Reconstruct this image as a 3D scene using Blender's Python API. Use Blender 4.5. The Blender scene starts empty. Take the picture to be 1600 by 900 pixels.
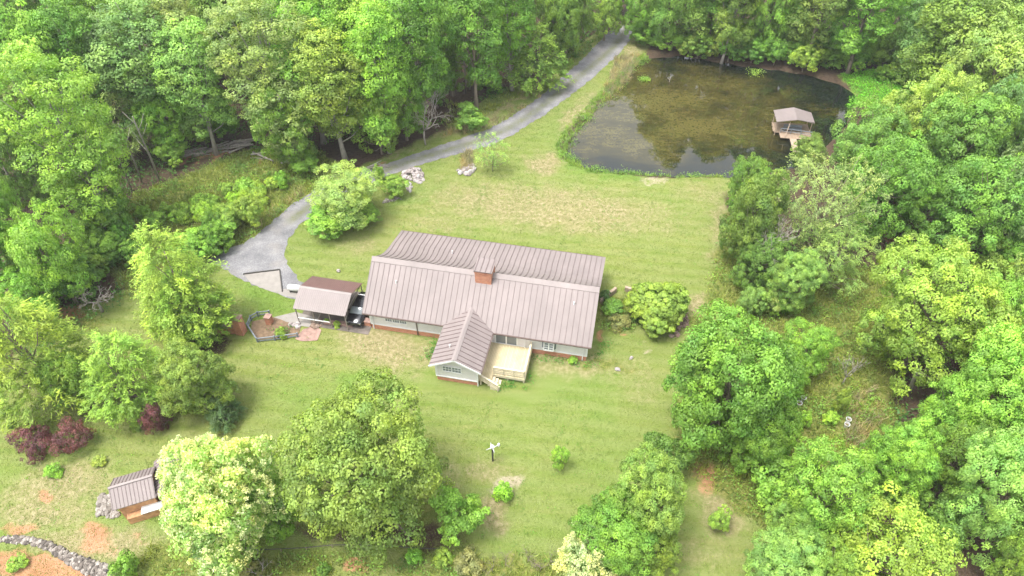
import bpy, math, random
import numpy as np
from mathutils import Vector, Matrix
from mathutils.geometry import delaunay_2d_cdt
R = math.radians
S = bpy.context.scene
COL = S.collection

# ------------------------------------------------------------------ camera, sky, sun, exposure
FPX, CH, PITCH = 1075.0, 50.0, R(44)
cam_d = bpy.data.cameras.new('camera'); cam = bpy.data.objects.new('camera', cam_d); COL.objects.link(cam)
cam.location = (0, 0, CH); cam.rotation_euler = (R(90) - PITCH, 0, 0)
cam_d.sensor_width = 36; cam_d.lens = 36 * FPX / 1600; cam_d.clip_start = .5; cam_d.clip_end = 3000
S.camera = cam
SUN_EL, SUN_AZ = R(70), R(245)      # azimuth clockwise from +Y
w = bpy.data.worlds.new('World'); S.world = w; w.use_nodes = True
nt = w.node_tree; nt.nodes.clear()
sky = nt.nodes.new('ShaderNodeTexSky'); sky.sky_type = 'NISHITA'; sky.sun_disc = False
sky.sun_elevation = SUN_EL; sky.sun_rotation = SUN_AZ; sky.air_density = 1.0; sky.dust_density = 3.0; sky.ozone_density = 1
hs = nt.nodes.new('ShaderNodeHueSaturation'); hs.inputs['Saturation'].default_value = .22
bg = nt.nodes.new('ShaderNodeBackground'); bg.inputs['Strength'].default_value = .15
wo = nt.nodes.new('ShaderNodeOutputWorld')
nt.links.new(sky.outputs[0], hs.inputs['Color']); nt.links.new(hs.outputs[0], bg.inputs['Color']); nt.links.new(bg.outputs[0], wo.inputs['Surface'])
sl = bpy.data.lights.new('sun', 'SUN'); sl.energy = 1.25; sl.angle = R(18); sl.color = (1, .965, .9)
so = bpy.data.objects.new('sun', sl); COL.objects.link(so)
dv = Vector((math.sin(SUN_AZ) * math.cos(SUN_EL), math.cos(SUN_AZ) * math.cos(SUN_EL), math.sin(SUN_EL)))
so.rotation_euler = dv.to_track_quat('Z', 'Y').to_euler(); so.location = (-60, -60, 120)
S.view_settings.view_transform = 'Standard'; S.view_settings.look = 'None'
S.view_settings.exposure = 1.87; S.view_settings.gamma = 1
S.view_settings.use_curve_mapping = False
S.cycles.diffuse_bounces = 6; S.cycles.max_bounces = 12

# ------------------------------------------------------------------ helpers
CP, SP = math.cos(PITCH), math.sin(PITCH)
def G(px, py, z=0.0):
    "point of the place at height z that a spot of the photograph shows"
    X = (px - 800) / FPX; Y = -(py - 450) / FPX
    d = (X, CP + Y * SP, -SP + Y * CP); t = (z - CH) / d[2]
    return Vector((d[0] * t, d[1] * t, z))
def depth(p): return p.y * CP - (p.z - CH) * SP
def proj(x, y, z=0.0):
    zz = z - CH; d = y * CP - zz * SP
    return 800 + FPX * x / d, 450 - FPX * (y * SP + zz * CP) / d
TH = R(-11.5)
def HR(l, n, z=0.0):    # house frame -> world
    return Vector((-14.35 + l * math.cos(TH) - n * math.sin(TH), 45.75 + l * math.sin(TH) + n * math.cos(TH), z))

def tag(o, label=None, cat=None, group=None, kind=None):
    if label: o['label'] = label
    if cat: o['category'] = cat
    if group: o['group'] = group
    if kind: o['kind'] = kind
    return o
def empty(name, loc=(0, 0, 0), rz=0.0, label=None, cat=None, group=None):
    o = bpy.data.objects.new(name, None); COL.objects.link(o); o.empty_display_size = .3
    o.location = loc; o.rotation_euler = (0, 0, rz)
    return tag(o, label, cat, group)
def link(name, me, parent=None, loc=None):
    o = bpy.data.objects.new(name, me); COL.objects.link(o)
    if parent is not None: o.parent = parent
    if loc is not None: o.location = loc
    return o
def np_mesh(name, V, F, mat, attrs=None, smooth=False):
    "V (n,3) array, F (m,k) array of equal-size faces"
    me = bpy.data.meshes.new(name); V = np.asarray(V, 'f'); F = np.asarray(F, 'i')
    m, k = F.shape
    me.vertices.add(len(V)); me.vertices.foreach_set('co', V.ravel())
    me.loops.add(m * k); me.loops.foreach_set('vertex_index', F.ravel())
    me.polygons.add(m); me.polygons.foreach_set('loop_start', np.arange(m, dtype='i') * k)
    me.polygons.foreach_set('loop_total', np.full(m, k, 'i'))
    if smooth: me.polygons.foreach_set('use_smooth', np.ones(m, bool))
    me.update(calc_edges=True)
    for n, (dom, typ, data) in (attrs or {}).items():
        a = me.attributes.new(n, typ, dom)
        a.data.foreach_set('color' if typ == 'FLOAT_COLOR' else 'value', np.asarray(data, 'f').ravel())
    if mat: me.materials.append(mat)
    return me

class MB:
    def __init__(s): s.v = []; s.f = []
    def quad(s, *p):
        i = len(s.v); s.v += [tuple(q) for q in p]; s.f.append(tuple(range(i, i + len(p))))
    def box(s, x0, x1, y0, y1, z0, z1):
        i = len(s.v)
        s.v += [(x, y, z) for z in (z0, z1) for x, y in ((x0, y0), (x1, y0), (x1, y1), (x0, y1))]
        for q in ((3, 2, 1, 0), (4, 5, 6, 7), (0, 1, 5, 4), (1, 2, 6, 5), (2, 3, 7, 6), (3, 0, 4, 7)): s.f.append(tuple(i + k for k in q))
        return s
    def bar(s, a, b, w, h, up=(0, 0, 1)):
        a = Vector(a); b = Vector(b); d = (b - a).normalized(); u = Vector(up)
        sd = d.cross(u)
        if sd.length < 1e-4: sd = d.cross(Vector((1, 0, 0)))
        sd.normalize(); uu = sd.cross(d).normalized(); i = len(s.v)
        for p in (a, b):
            for q in ((-1, -1), (1, -1), (1, 1), (-1, 1)): s.v.append(tuple(p + sd * (q[0] * w / 2) + uu * (q[1] * h / 2)))
        for q in ((0, 1, 2, 3), (7, 6, 5, 4), (0, 4, 5, 1), (1, 5, 6, 2), (2, 6, 7, 3), (3, 7, 4, 0)): s.f.append(tuple(i + k for k in q))
        return s
    def tube(s, pts, rad, n=7):
        pts = [Vector(p) for p in pts]; i0 = len(s.v)
        for k, p in enumerate(pts):
            d = (pts[min(k + 1, len(pts) - 1)] - pts[max(k - 1, 0)]).normalized()
            a = d.cross(Vector((.31, .9, .3))).normalized(); b = d.cross(a)
            r = rad[k] if hasattr(rad, '__len__') else rad
            for j in range(n):
                t = 2 * math.pi * j / n; s.v.append(tuple(p + a * (r * math.cos(t)) + b * (r * math.sin(t))))
        for k in range(len(pts) - 1):
            for j in range(n):
                s.f.append((i0 + k * n + j, i0 + k * n + (j + 1) % n, i0 + (k + 1) * n + (j + 1) % n, i0 + (k + 1) * n + j))
        s.f.append(tuple(i0 + j for j in range(n))[::-1]); s.f.append(tuple(i0 + (len(pts) - 1) * n + j for j in range(n)))
        return s
    def prism(s, poly, y0, y1, axis='y'):
        "poly in (x,z) extruded along y, or in (y,z) extruded along x, or (x,y) along z"
        def P(a, b, t): return (a, t, b) if axis == 'y' else ((t, a, b) if axis == 'x' else (a, b, t))
        i = len(s.v); n = len(poly)
        s.v += [P(a, b, y0) for a, b in poly] + [P(a, b, y1) for a, b in poly]
        s.f.append(tuple(i + k for k in range(n))); s.f.append(tuple(i + n + k for k in range(n))[::-1])
        for k in range(n): s.f.append((i + k, i + n + k, i + n + (k + 1) % n, i + (k + 1) % n))
        return s
    def rock(s, c, r, rng, sq=.7):
        i = len(s.v); t = (1 + 5 ** .5) / 2
        ico = [(-1, t, 0), (1, t, 0), (-1, -t, 0), (1, -t, 0), (0, -1, t), (0, 1, t), (0, -1, -t), (0, 1, -t), (t, 0, -1), (t, 0, 1), (-t, 0, -1), (-t, 0, 1)]
        a = rng.random() * 6.28; ca, sa = math.cos(a), math.sin(a); sx, sy = rng.uniform(.7, 1.3), rng.uniform(.6, 1.1)
        for p in ico:
            k = r / 1.9 * rng.uniform(.75, 1.25); x, y, z = p[0] * k * sx, p[1] * k * sy, p[2] * k * sq
            s.v.append((c[0] + x * ca - y * sa, c[1] + x * sa + y * ca, c[2] + z))
        for f in ((0, 11, 5), (0, 5, 1), (0, 1, 7), (0, 7, 10), (0, 10, 11), (1, 5, 9), (5, 11, 4), (11, 10, 2), (10, 7, 6), (7, 1, 8), (3, 9, 4), (3, 4, 2), (3, 2, 6), (3, 6, 8), (3, 8, 9), (4, 9, 5), (2, 4, 11), (6, 2, 10), (8, 6, 7), (9, 8, 1)):
            s.f.append(tuple(i + k for k in f))
        return s
    def build(s, name, mat, parent=None, bevel=0, smooth=False, fix=True):
        me = bpy.data.meshes.new(name); me.from_pydata(s.v, [], s.f)
        if fix:
            import bmesh
            bm = bmesh.new(); bm.from_mesh(me); bmesh.ops.recalc_face_normals(bm, faces=bm.faces)
            if bevel: bmesh.ops.bevel(bm, geom=list(bm.edges), offset=bevel, segments=1, affect='EDGES')
            bm.to_mesh(me); bm.free()
        if smooth:
            me.polygons.foreach_set('use_smooth', [True] * len(me.polygons))
        me.update(); me.materials.append(mat)
        return link(name, me, parent)

# ------------------------------------------------------------------ materials
class NT:
    def __init__(s, name):
        s.m = bpy.data.materials.new(name); s.m.use_nodes = True; s.t = s.m.node_tree; s.t.nodes.clear()
        s.out = s.n('ShaderNodeOutputMaterial'); s.b = s.n('ShaderNodeBsdfPrincipled'); s.l(s.b.outputs[0], s.out.inputs['Surface'])
    def n(s, t, **k):
        o = s.t.nodes.new(t)
        for a, v in k.items(): setattr(o, a, v)
        return o
    def l(s, a, b): s.t.links.new(a, b)
    def coord(s, obj=True):
        if obj: return s.n('ShaderNodeTexCoord').outputs['Object']
        return s.n('ShaderNodeNewGeometry').outputs['Position']
    def noise(s, vec, scale, detail=4, rough=.55, stretch=None):
        if stretch:
            mp = s.n('ShaderNodeMapping'); mp.inputs['Scale'].default_value = stretch[:3]
            if len(stretch) > 3: mp.inputs['Rotation'].default_value = (0, 0, stretch[3])
            s.l(vec, mp.inputs['Vector']); vec = mp.outputs[0]
        o = s.n('ShaderNodeTexNoise'); o.inputs['Scale'].default_value = scale; o.inputs['Detail'].default_value = detail; o.inputs['Roughness'].default_value = rough
        s.l(vec, o.inputs['Vector']); return o.outputs['Fac']
    def ramp(s, fac, stops, interp='LINEAR'):
        o = s.n('ShaderNodeValToRGB'); o.color_ramp.interpolation = interp; e = o.color_ramp.elements
        while len(e) < len(stops): e.new(.5)
        for i, (p, c) in enumerate(stops):
            e[i].position = p; e[i].color = (*c, 1) if hasattr(c, '__len__') else (c, c, c, 1)
        s.l(fac, o.inputs[0]); return o.outputs[0]
    def mix(s, fac, a, b, mode='MIX'):
        o = s.n('ShaderNodeMix'); o.data_type = 'RGBA'; o.blend_type = mode
        for v, i in ((fac, 0), (a, 6), (b, 7)):
            if hasattr(v, 'node'): s.l(v, o.inputs[i])
            elif i == 0: o.inputs[0].default_value = v
            else: o.inputs[i].default_value = (*v, 1)
        return o.outputs[2]
    def math(s, op, a, b=None, c=None, clamp=False):
        o = s.n('ShaderNodeMath'); o.operation = op; o.use_clamp = clamp
        for i, v in enumerate((a, b, c)):
            if v is None: continue
            if hasattr(v, 'node'): s.l(v, o.inputs[i])
            else: o.inputs[i].default_value = v
        return o.outputs[0]
    def bump(s, h, strength=.3, dist=.05):
        o = s.n('ShaderNodeBump'); o.inputs['Strength'].default_value = strength; o.inputs['Distance'].default_value = dist
        s.l(h, o.inputs['Height']); s.l(o.outputs[0], s.b.inputs['Normal'])
    def base(s, c, rough=.8, metal=0, spec=None):
        if hasattr(c, 'node'): s.l(c, s.b.inputs['Base Color'])
        else: s.b.inputs['Base Color'].default_value = (*c, 1)
        s.b.inputs['Roughness'].default_value = rough; s.b.inputs['Metallic'].default_value = metal
        if spec is not None: s.b.inputs['Specular IOR Level'].default_value = spec
        return s.m

def simple(name, c, rough=.7, metal=0, var=.18, scale=3, bump=0, spec=None):
    t = NT(name); v = t.coord(); n = t.noise(v, scale, 5)
    lo = tuple(x * (1 - var) for x in c); hi = tuple(min(1, x * (1 + var)) for x in c)
    m = t.base(t.ramp(n, [(.3, lo), (.7, hi)]), rough, metal, spec)
    if bump: t.bump(t.noise(v, scale * 6, 4), bump, .02)
    return m
def brick_mat(name, c1=(.46, .15, .07), c2=(.30, .085, .045), mortar=(.38, .28, .21), sc=1.0):
    t = NT(name); v = t.coord()
    sep = t.n('ShaderNodeSeparateXYZ'); t.l(v, sep.inputs[0])
    s = t.math('ADD', sep.outputs[0], sep.outputs[1]); cb = t.n('ShaderNodeCombineXYZ'); t.l(s, cb.inputs[0]); t.l(sep.outputs[2], cb.inputs[1])
    b = t.n('ShaderNodeTexBrick'); b.inputs['Scale'].default_value = sc; b.inputs['Brick Width'].default_value = .22; b.inputs['Row Height'].default_value = .075
    b.inputs['Mortar Size'].default_value = .008; b.inputs['Color1'].default_value = (*c1, 1); b.inputs['Color2'].default_value = (*c2, 1); b.inputs['Mortar'].default_value = (*mortar, 1)
    t.l(cb.outputs[0], b.inputs['Vector'])
    n = t.noise(v, 2.5, 5)
    c = t.mix(t.ramp(n, [(.35, 0), (.75, .5)]), b.outputs[0], (.5, .27, .17))
    t.bump(b.outputs['Fac'], -.4, .01)
    return t.base(c, .9)
def rock_mat(name, stops):
    t = NT(name); g_ = t.n('ShaderNodeNewGeometry'); v = t.coord()
    c = t.ramp(g_.outputs['Random Per Island'], stops); c = t.mix(t.ramp(t.noise(v, 5, 5), [(.4, .5), (.65, 0)]), c, tuple(x * .45 for x in stops[1][1]))
    t.bump(t.noise(v, 14, 4), .5, .03); return t.base(c, .95)
def roof_mat(name, c, dirt=.32):
    t = NT(name); v = t.coord()
    n1 = t.noise(v, .35, 4); n2 = t.noise(v, 2.2, 6, stretch=(.9, .25, .5))
    c0 = t.ramp(n1, [(.3, tuple(x * .88 for x in c)), (.7, tuple(x * 1.08 for x in c))])
    c1 = t.mix(t.ramp(n2, [(.42, 0), (.72, dirt)]), c0, tuple(x * .72 for x in c))
    t.bump(t.noise(v, .9, 3), .25, .03)
    return t.base(c1, .55, 0, .35)
def foliage_mat(name, trans=.35, hue=0.0, rough=.55):
    t = NT(name); oi = t.n('ShaderNodeObjectInfo'); at = t.n('ShaderNodeAttribute'); at.attribute_name = 'var'
    f = at.outputs['Fac']
    k = t.math('MULTIPLY_ADD', f, .8, .62)
    c = t.n('ShaderNodeVectorMath'); c.operation = 'SCALE'; t.l(oi.outputs['Color'], c.inputs[0]); t.l(k, c.inputs['Scale'])
    nz = t.noise(t.coord(), .42, 3, .6)
    tone = t.ramp(nz, [(.32, (.72, .84, .95)), (.5, (1, 1, 1)), (.68, (1.25, 1.14, .88))])
    warm = t.mix(t.math('MULTIPLY', f, .45), c.outputs[0], (1.12, 1.05, .85), 'MULTIPLY'); warm = t.mix(1.0, warm, tone, 'MULTIPLY')
    t.base(warm, rough, 0, .35)
    tr = t.n('ShaderNodeBsdfTranslucent'); tc = t.mix(1.0, warm, (1.25, 1.35, .5), 'MULTIPLY'); t.l(tc, tr.inputs[0])
    ms = t.n('ShaderNodeMixShader'); ms.inputs[0].default_value = trans
    t.l(t.b.outputs[0], ms.inputs[1]); t.l(tr.outputs[0], ms.inputs[2]); t.l(ms.outputs[0], t.out.inputs['Surface'])
    return t.m
def bark_mat(name, c):
    t = NT(name); v = t.coord(); n = t.noise(v, 5, 6, .6, (1, 1, .25))
    t.bump(n, .5, .04); return t.base(t.ramp(n, [(.3, tuple(x * .55 for x in c)), (.65, c)]), .95)

M = {}
M['leaf'] = foliage_mat('leaf', .3)
M['weed'] = foliage_mat('weed', .3)
M['blossom'] = foliage_mat('blossom', .25)
M['bark'] = bark_mat('bark', (.23, .185, .14)); M['pale_bark'] = bark_mat('pale_bark', (.34, .305, .265)); M['dead'] = bark_mat('dead_wood', (.34, .30, .265))
M['roof'] = roof_mat('standing_seam_roof', (.205, .171, .163)); M['rib'] = simple('seam_rib', (.125, .092, .086), .5, 0)
M['cap'] = roof_mat('roof_ridge', (.235, .20, .19)); M['shaded_red_roof'] = roof_mat('shaded_red_roof', (.17, .09, .08))
M['brick'] = brick_mat('brick'); M['white'] = simple('white_trim', (.66, .66, .65), .5, 0, .06)
M['gutter'] = simple('gutter', (.10, .07, .06), .5)
t = NT('siding'); v = t.coord(); sp_ = t.n('ShaderNodeSeparateXYZ'); t.l(v, sp_.inputs[0])
fr = t.math('FRACT', t.math('MULTIPLY', sp_.outputs[2], 7.0))
t.bump(fr, .6, .02); M['siding'] = t.base(t.mix(t.ramp(fr, [(.0, 1.0), (.12, 0.0)]), t.ramp(t.noise(v, 2), [(.3, (.60, .575, .575)), (.7, (.66, .63, .63))]), (.33, .33, .33)), .6)
t = NT('glass_pane'); M['glass'] = t.base((.16, .18, .19), .1, 0, .6)
t = NT('curtained_glass'); M['curtain'] = t.base((.20, .22, .235), .15, 0, .5)
def deck_mat(name, c, ax=0, pitch=.14):
    t = NT(name); v = t.coord(); sp = t.n('ShaderNodeSeparateXYZ'); t.l(v, sp.inputs[0])
    q = t.math('DIVIDE', sp.outputs[ax], pitch); fr = t.math('FRACT', q); fl = t.math('FLOOR', q)
    wn = t.n('ShaderNodeTexWhiteNoise'); wn.noise_dimensions = '1D'; t.l(fl, wn.inputs['W'])
    tone = t.ramp(wn.outputs['Value'], [(0, tuple(x * .82 for x in c)), (1, c)])
    n = t.noise(v, 1.1, 5); tone = t.mix(t.ramp(n, [(.5, 0), (.72, .55)]), tone, (c[0] * .62, c[1] * .62, c[2] * .5))
    tone = t.mix(t.ramp(fr, [(0, 1.0), (.07, 1.0), (.1, 0.0)]), tone, (c[0] * .35, c[1] * .32, c[2] * .3))
    return t.base(tone, .8)
M['deck'] = deck_mat('deck_boards', (.52, .44, .27)); M['deck_rail'] = simple('deck_rail', (.50, .44, .31), .75, 0, .1)
M['dock'] = deck_mat('dock_boards', (.30, .22, .155)); M['timber'] = simple('weathered_timber', (.3, .23, .17), .9, 0, .3, 6)
M['grey_rail'] = simple('grey_rail', (.17, .19, .21), .7, 0, .2); M['steel'] = simple('steel_post', (.25, .22, .2), .5, .3)
M['black_paint'] = simple('black_paint', (.012, .012, .014), .2, 0, .1, 3, 0, .7); M['rubber'] = simple('rubber', (.02, .02, .02), .9)
M['chrome'] = simple('chrome', (.6, .6, .6), .25, .9, .05); M['lamp'] = simple('lamp_lens', (.6, .1, .07), .3)
M['rock'] = rock_mat('pale_rock', [(0, (.10, .085, .07)), (.35, (.24, .21, .18)), (1, (.36, .33, .3))]); M['white_rock'] = rock_mat('white_rock', [(0, (.16, .13, .12)), (.4, (.33, .285, .27)), (1, (.46, .43, .42))])
M['red_rock'] = rock_mat('red_rock', [(0, (.09, .06, .045)), (.4, (.2, .135, .10)), (1, (.32, .25, .2))]); M['wall_rock'] = rock_mat('wall_rock', [(0, (.045, .04, .035)), (.4, (.15, .125, .105)), (1, (.38, .34, .3))])
M['flagstone'] = simple('flagstone', (.26, .165, .135), .95, 0, .3, 2.2, .4); M['soil'] = simple('soil', (.15, .1, .06), 1, 0, .35, 3, .5)
M['concrete'] = simple('concrete', (.23, .21, .19), .95, 0, .12, 1.5, .3); M['wood_orange'] = simple('orange_wood', (.4, .21, .1), .8, 0, .3, 3)
M['plastic_white'] = simple('white_plastic', (.5, .5, .49), .5, 0, .05); M['cable'] = simple('dark_pipe', (.05, .045, .04), .8)

# ------------------------------------------------------------------ plan of the grounds
POND = [(1003, 92), (985, 112), (958, 140), (928, 172), (905, 198), (890, 224), (888, 240), (905, 255), (945, 264), (1000, 268), (1080, 272), (1140, 272),
        (1195, 268), (1240, 255), (1285, 230), (1312, 200), (1330, 170), (1334, 148), (1310, 130), (1272, 118), (1200, 106), (1130, 97), (1060, 86)]
ROAD = [(968, 40), (994, 40), (985, 62), (966, 85), (930, 118), (893, 148), (850, 180), (806, 208), (765, 228), (705, 244), (665, 255), (615, 272), (575, 288), (530, 305), (510, 318), (490, 335), (468, 352), (452, 372),
        (444, 392), (449, 412), (462, 430), (476, 447), (486, 462), (468, 468), (447, 464), (420, 455), (394, 445), (368, 430), (340, 416), (322, 408), (345, 394), (380, 380), (404, 366), (430, 342), (455, 320), (480, 304), (515, 286), (560, 270), (600, 258), (650, 240),
        (705, 222), (760, 203), (800, 182), (835, 158), (868, 130), (905, 98), (930, 72), (948, 52)]
YARD = [(1010, 60), (1012, 85), (885, 205), (880, 245), (905, 262), (1000, 276), (1145, 276), (1128, 330), (1135, 400), (1110, 470), (1075, 520), (1068, 640), (1062, 700), (1100, 760), (1200, 800), (1250, 960), (-80, 960), (-60, 610),
        (40, 540), (90, 480), (150, 470), (230, 450), (330, 408), (400, 372), (470, 300), (560, 262), (640, 225), (700, 200), (740, 165), (840, 120), (930, 50)]
MEADOW = [(1135, 330), (1200, 400), (1400, 420), (1390, 560), (1410, 700), (1320, 740), (1330, 820), (1260, 900), (1160, 800), (1060, 720), (1060, 640), (1075, 520), (1105, 470)]
OVERGROWN = [(200, 470), (150, 380), (215, 300), (300, 270), (380, 235), (480, 225), (530, 262), (490, 300), (410, 370), (330, 408), (250, 450)]
MARSH = [(1312, 118), (1370, 108), (1440, 120), (1450, 160), (1380, 175), (1325, 165), (1336, 145)]
def wp(poly, z=0.0): return np.array([G(x, y, z)[:2] for x, y in poly])
def inside(P, poly):
    x, y = P[:, 0], P[:, 1]; r = np.zeros(len(P), bool); n = len(poly)
    for i in range(n):
        x1, y1 = poly[i]; x2, y2 = poly[(i + 1) % n]
        c = ((y1 > y) != (y2 > y)); xi = (x2 - x1) * (y - y1) / (y2 - y1 + 1e-12) + x1; r ^= c & (x < xi)
    return r
def dist(P, poly, closed=True):
    d = np.full(len(P), 1e9); n = len(poly)
    for i in range(n if closed else n - 1):
        a = np.array(poly[i]); b = np.array(poly[(i + 1) % n]); ab = b - a
        t = np.clip(((P - a) @ ab) / (ab @ ab + 1e-12), 0, 1)[:, None]; q = P - (a + t * ab); d = np.minimum(d, np.hypot(q[:, 0], q[:, 1]))
    return d
def sdist(P, poly): return np.where(inside(P, poly), 1, -1) * dist(P, poly)
def wob(P, s, seed=0):
    r = np.random.RandomState(seed); o = np.zeros(len(P))
    for k in range(7):
        a = r.rand() * 6.28; f = (1 + r.rand() * 2.2) / s; o += np.sin((P[:, 0] * math.cos(a) + P[:, 1] * math.sin(a)) * f * 6.28 / 2 + r.rand() * 6.28)
    return o / 3.5
PONDW, ROADW, YARDW, MEADW, OVERW, MARSHW = [wp(p) for p in (POND, ROAD, YARD, MEADOW, OVERGROWN, MARSH)]
HOUSE_FP = np.array([HR(*q)[:2] for q in ((-8, -1), (-8, 5), (0, 5), (0, 13), (22.5, 13), (22.5, -1), (17, -6), (7, -6), (7, -1))])
def ground_z(P):
    P = np.asarray(P, float).reshape(-1, 2)
    z = .09 * wob(P, 22, 3) + .03 * wob(P, 7, 5)
    d = np.maximum(dist(P, HOUSE_FP), 0); k = np.where(inside(P, HOUSE_FP), 0, np.clip(d / 4, 0, 1)); z = z * k
    rd = sdist(P, ROADW); z *= np.clip(-rd / 4, .0, 1)
    sd = sdist(P, PONDW) + .25 * wob(P, 4, 9)
    z = np.where(sd > -1.2, z * (1 - np.clip((sd + 1.2) / 1.2, 0, 1)) - 1.5 * np.clip((sd + 1.2) / 4.2, 0, 1) ** 1.0, z)
    return z
def gz(x, y): return float(ground_z([(x, y)])[0])

# ground sheet
def axis(a0, a1, step, far):
    mid = list(np.arange(a0, a1 + 1e-6, step)); o = []; s = step; x = a1
    while x < far: s *= 1.35; x += s; o.append(x)
    l = []; s = step; x = a0
    while x > -far: s *= 1.35; x -= s; l.append(x)
    return np.array(l[::-1] + mid + o)
gx = axis(-78, 90, .42, 900); gy = axis(16, 132, .40, 900)
XX, YY = np.meshgrid(gx, gy); GP = np.stack([XX.ravel(), YY.ravel()], 1)
GZ = ground_z(GP)
pxx, pyy = np.array(proj(GP[:, 0], GP[:, 1])); bad = (GP[:, 1] < 8)
pxx[bad] = -9e3; pyy[bad] = 9e3
NG = len(GP); mask = {k: np.zeros(NG) for k in ('dry', 'clay', 'forest', 'rough', 'lush', 'sand')}
J = GP + np.stack([wob(GP, 3, 21), wob(GP, 3, 22)], 1) * .7
yd = sdist(J, YARDW)
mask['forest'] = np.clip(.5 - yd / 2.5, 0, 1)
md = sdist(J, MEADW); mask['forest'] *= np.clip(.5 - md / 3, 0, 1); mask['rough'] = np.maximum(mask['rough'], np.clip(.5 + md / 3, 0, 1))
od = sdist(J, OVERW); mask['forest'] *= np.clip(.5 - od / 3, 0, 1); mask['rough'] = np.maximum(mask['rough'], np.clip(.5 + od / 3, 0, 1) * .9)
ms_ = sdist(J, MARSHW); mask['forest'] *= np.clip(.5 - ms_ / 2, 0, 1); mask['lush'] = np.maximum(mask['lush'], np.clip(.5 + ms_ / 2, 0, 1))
pd = sdist(J, PONDW); mask['sand'] = np.maximum(mask['sand'], np.clip(1 - np.abs(pd + .1) / .5, 0, 1) * .4)
pxx = pxx + 9 * wob(GP, 3.5, 31) + 4 * wob(GP, 1.4, 32); pyy = pyy + 6 * wob(GP, 3, 33) + 3 * wob(GP, 1.3, 34)
def blob(ch, px, py, rx, ry, k=1.0, ang=0.0):
    a = R(ang); dx, dy = pxx - px, pyy - py
    u = (dx * math.cos(a) + dy * math.sin(a)) / rx; v_ = (-dx * math.sin(a) + dy * math.cos(a)) / ry
    mask[ch] = np.maximum(mask[ch], k * np.clip(1.35 - np.sqrt(u * u + v_ * v_), 0, 1))
for b in [('dry', 600, 545, 95, 42, .85, 15), ('dry', 760, 735, 70, 30, .55), ('sand', 795, 757, 24, 18, .8), ('dry', 772, 800, 24, 45, .9), ('dry', 700, 745, 24, 40, .5),
          ('dry', 880, 565, 170, 36, .62, 5), ('dry', 1000, 600, 60, 60, .45), ('dry', 860, 325, 280, 50, .72, 5), ('dry', 700, 350, 120, 20, .5), ('dry', 850, 258, 40, 22, .9), ('dry', 905, 180, 24, 70, .7, 40), ('dry', 985, 95, 22, 50, .8, 15),
          ('dry', 560, 385, 60, 25, .5), ('dry', 1085, 300, 60, 26, .5), ('sand', 1020, 283, 40, 8, .6), ('dry', 1125, 360, 30, 90, .7), ('clay', 1140, 350, 12, 14, .6), ('dry', 1095, 480, 22, 22, .9),
          ('clay', 1100, 745, 30, 40, .75), ('dry', 1130, 800, 60, 50, .8, 30), ('dry', 1100, 860, 90, 50, .5), ('sand', 1010, 545, 20, 12, .6), ('clay', 940, 525, 9, 14, .8), ('clay', 975, 522, 12, 5, .7),
          ('dry', 90, 760, 130, 50, .7, -12), ('clay', 70, 775, 20, 13, .9), ('clay', 150, 838, 34, 40, .85), ('clay', 30, 825, 50, 14, .8), ('dry', 150, 850, 140, 40, .8), ('clay', 20, 820, 24, 12, .7), ('clay', 55, 885, 130, 26, 1.1, 8), ('clay', 120, 900, 110, 22, 1.1), ('clay', 175, 850, 22, 26, .6), ('clay', 215, 845, 20, 14, .6), ('dry', 60, 800, 120, 30, .7), ('rough', 50, 865, 60, 12, .7, 10),
          ('clay', 100, 492, 45, 15, .95, -15), ('rough', 130, 505, 60, 14, .7), ('dry', 300, 520, 60, 26, .5), ('forest', 320, 535, 50, 16, .9), ('clay', 320, 240, 70, 14, .8, -12), ('clay', 405, 245, 30, 8, .9), ('clay', 590, 262, 22, 6, .7, -20),
          ('rough', 560, 800, 190, 55, .75), ('forest', 560, 830, 150, 28, .7), ('forest', 660, 840, 90, 30, .7), ('clay', 560, 885, 26, 14, 1), ('rough', 420, 885, 130, 26, .9), ('dry', 400, 880, 60, 16, .8), ('rough', 800, 890, 130, 26, .8), ('rough', 270, 875, 60, 36, .9),
          ('rough', 250, 640, 130, 26, .5), ('forest', 130, 640, 110, 22, .5), ('rough', 350, 645, 30, 30, .8), ('lush', 500, 620, 150, 60, .5), ('lush', 880, 740, 130, 90, .35), ('lush', 420, 470, 80, 40, .7, 25), ('lush', 560, 590, 60, 14, .7), ('lush', 640, 310, 60, 16, .7, -20),
          ('dry', 100, 740, 90, 26, .6), ('lush', 90, 700, 70, 26, .5), ('rough', 760, 135, 90, 18, .6, -20), ('dry', 800, 160, 70, 8, .9, -34), ('dry', 700, 205, 60, 8, .7, -20), ('dry', 620, 240, 40, 8, .7, -15),
          ('clay', 1385, 372, 50, 20, .55), ('dry', 1290, 490, 60, 26, .5), ('clay', 1310, 490, 16, 10, .4), ('dry', 1350, 650, 20, 60, .9, 10), ('clay', 1225, 640, 12, 40, .6, -15), ('rough', 1260, 560, 90, 60, .6), ('clay', 410, 500, 12, 8, .5), ('clay', 620, 522, 60, 5, .5, 8),
          ('rough', 940, 570, 110, 8, .7, 8), ('rough', 960, 490, 45, 30, .9), ('clay', 1240, 50, 120, 14, .5), ('dry', 545, 520, 20, 20, .7), ('lush', 900, 250, 14, 40, .6)]: blob(*b)
mask['lush'] = np.maximum(mask['lush'], np.clip(1 - np.abs(pd + 1.0) / 1.6, 0, 1) * (pxx < 1010) * .9)
nx, ny = len(gx), len(gy); ii = np.arange(nx * ny).reshape(ny, nx)
Fg = np.stack([ii[:-1, :-1], ii[:-1, 1:], ii[1:, 1:], ii[1:, :-1]], -1).reshape(-1, 4)
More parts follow.
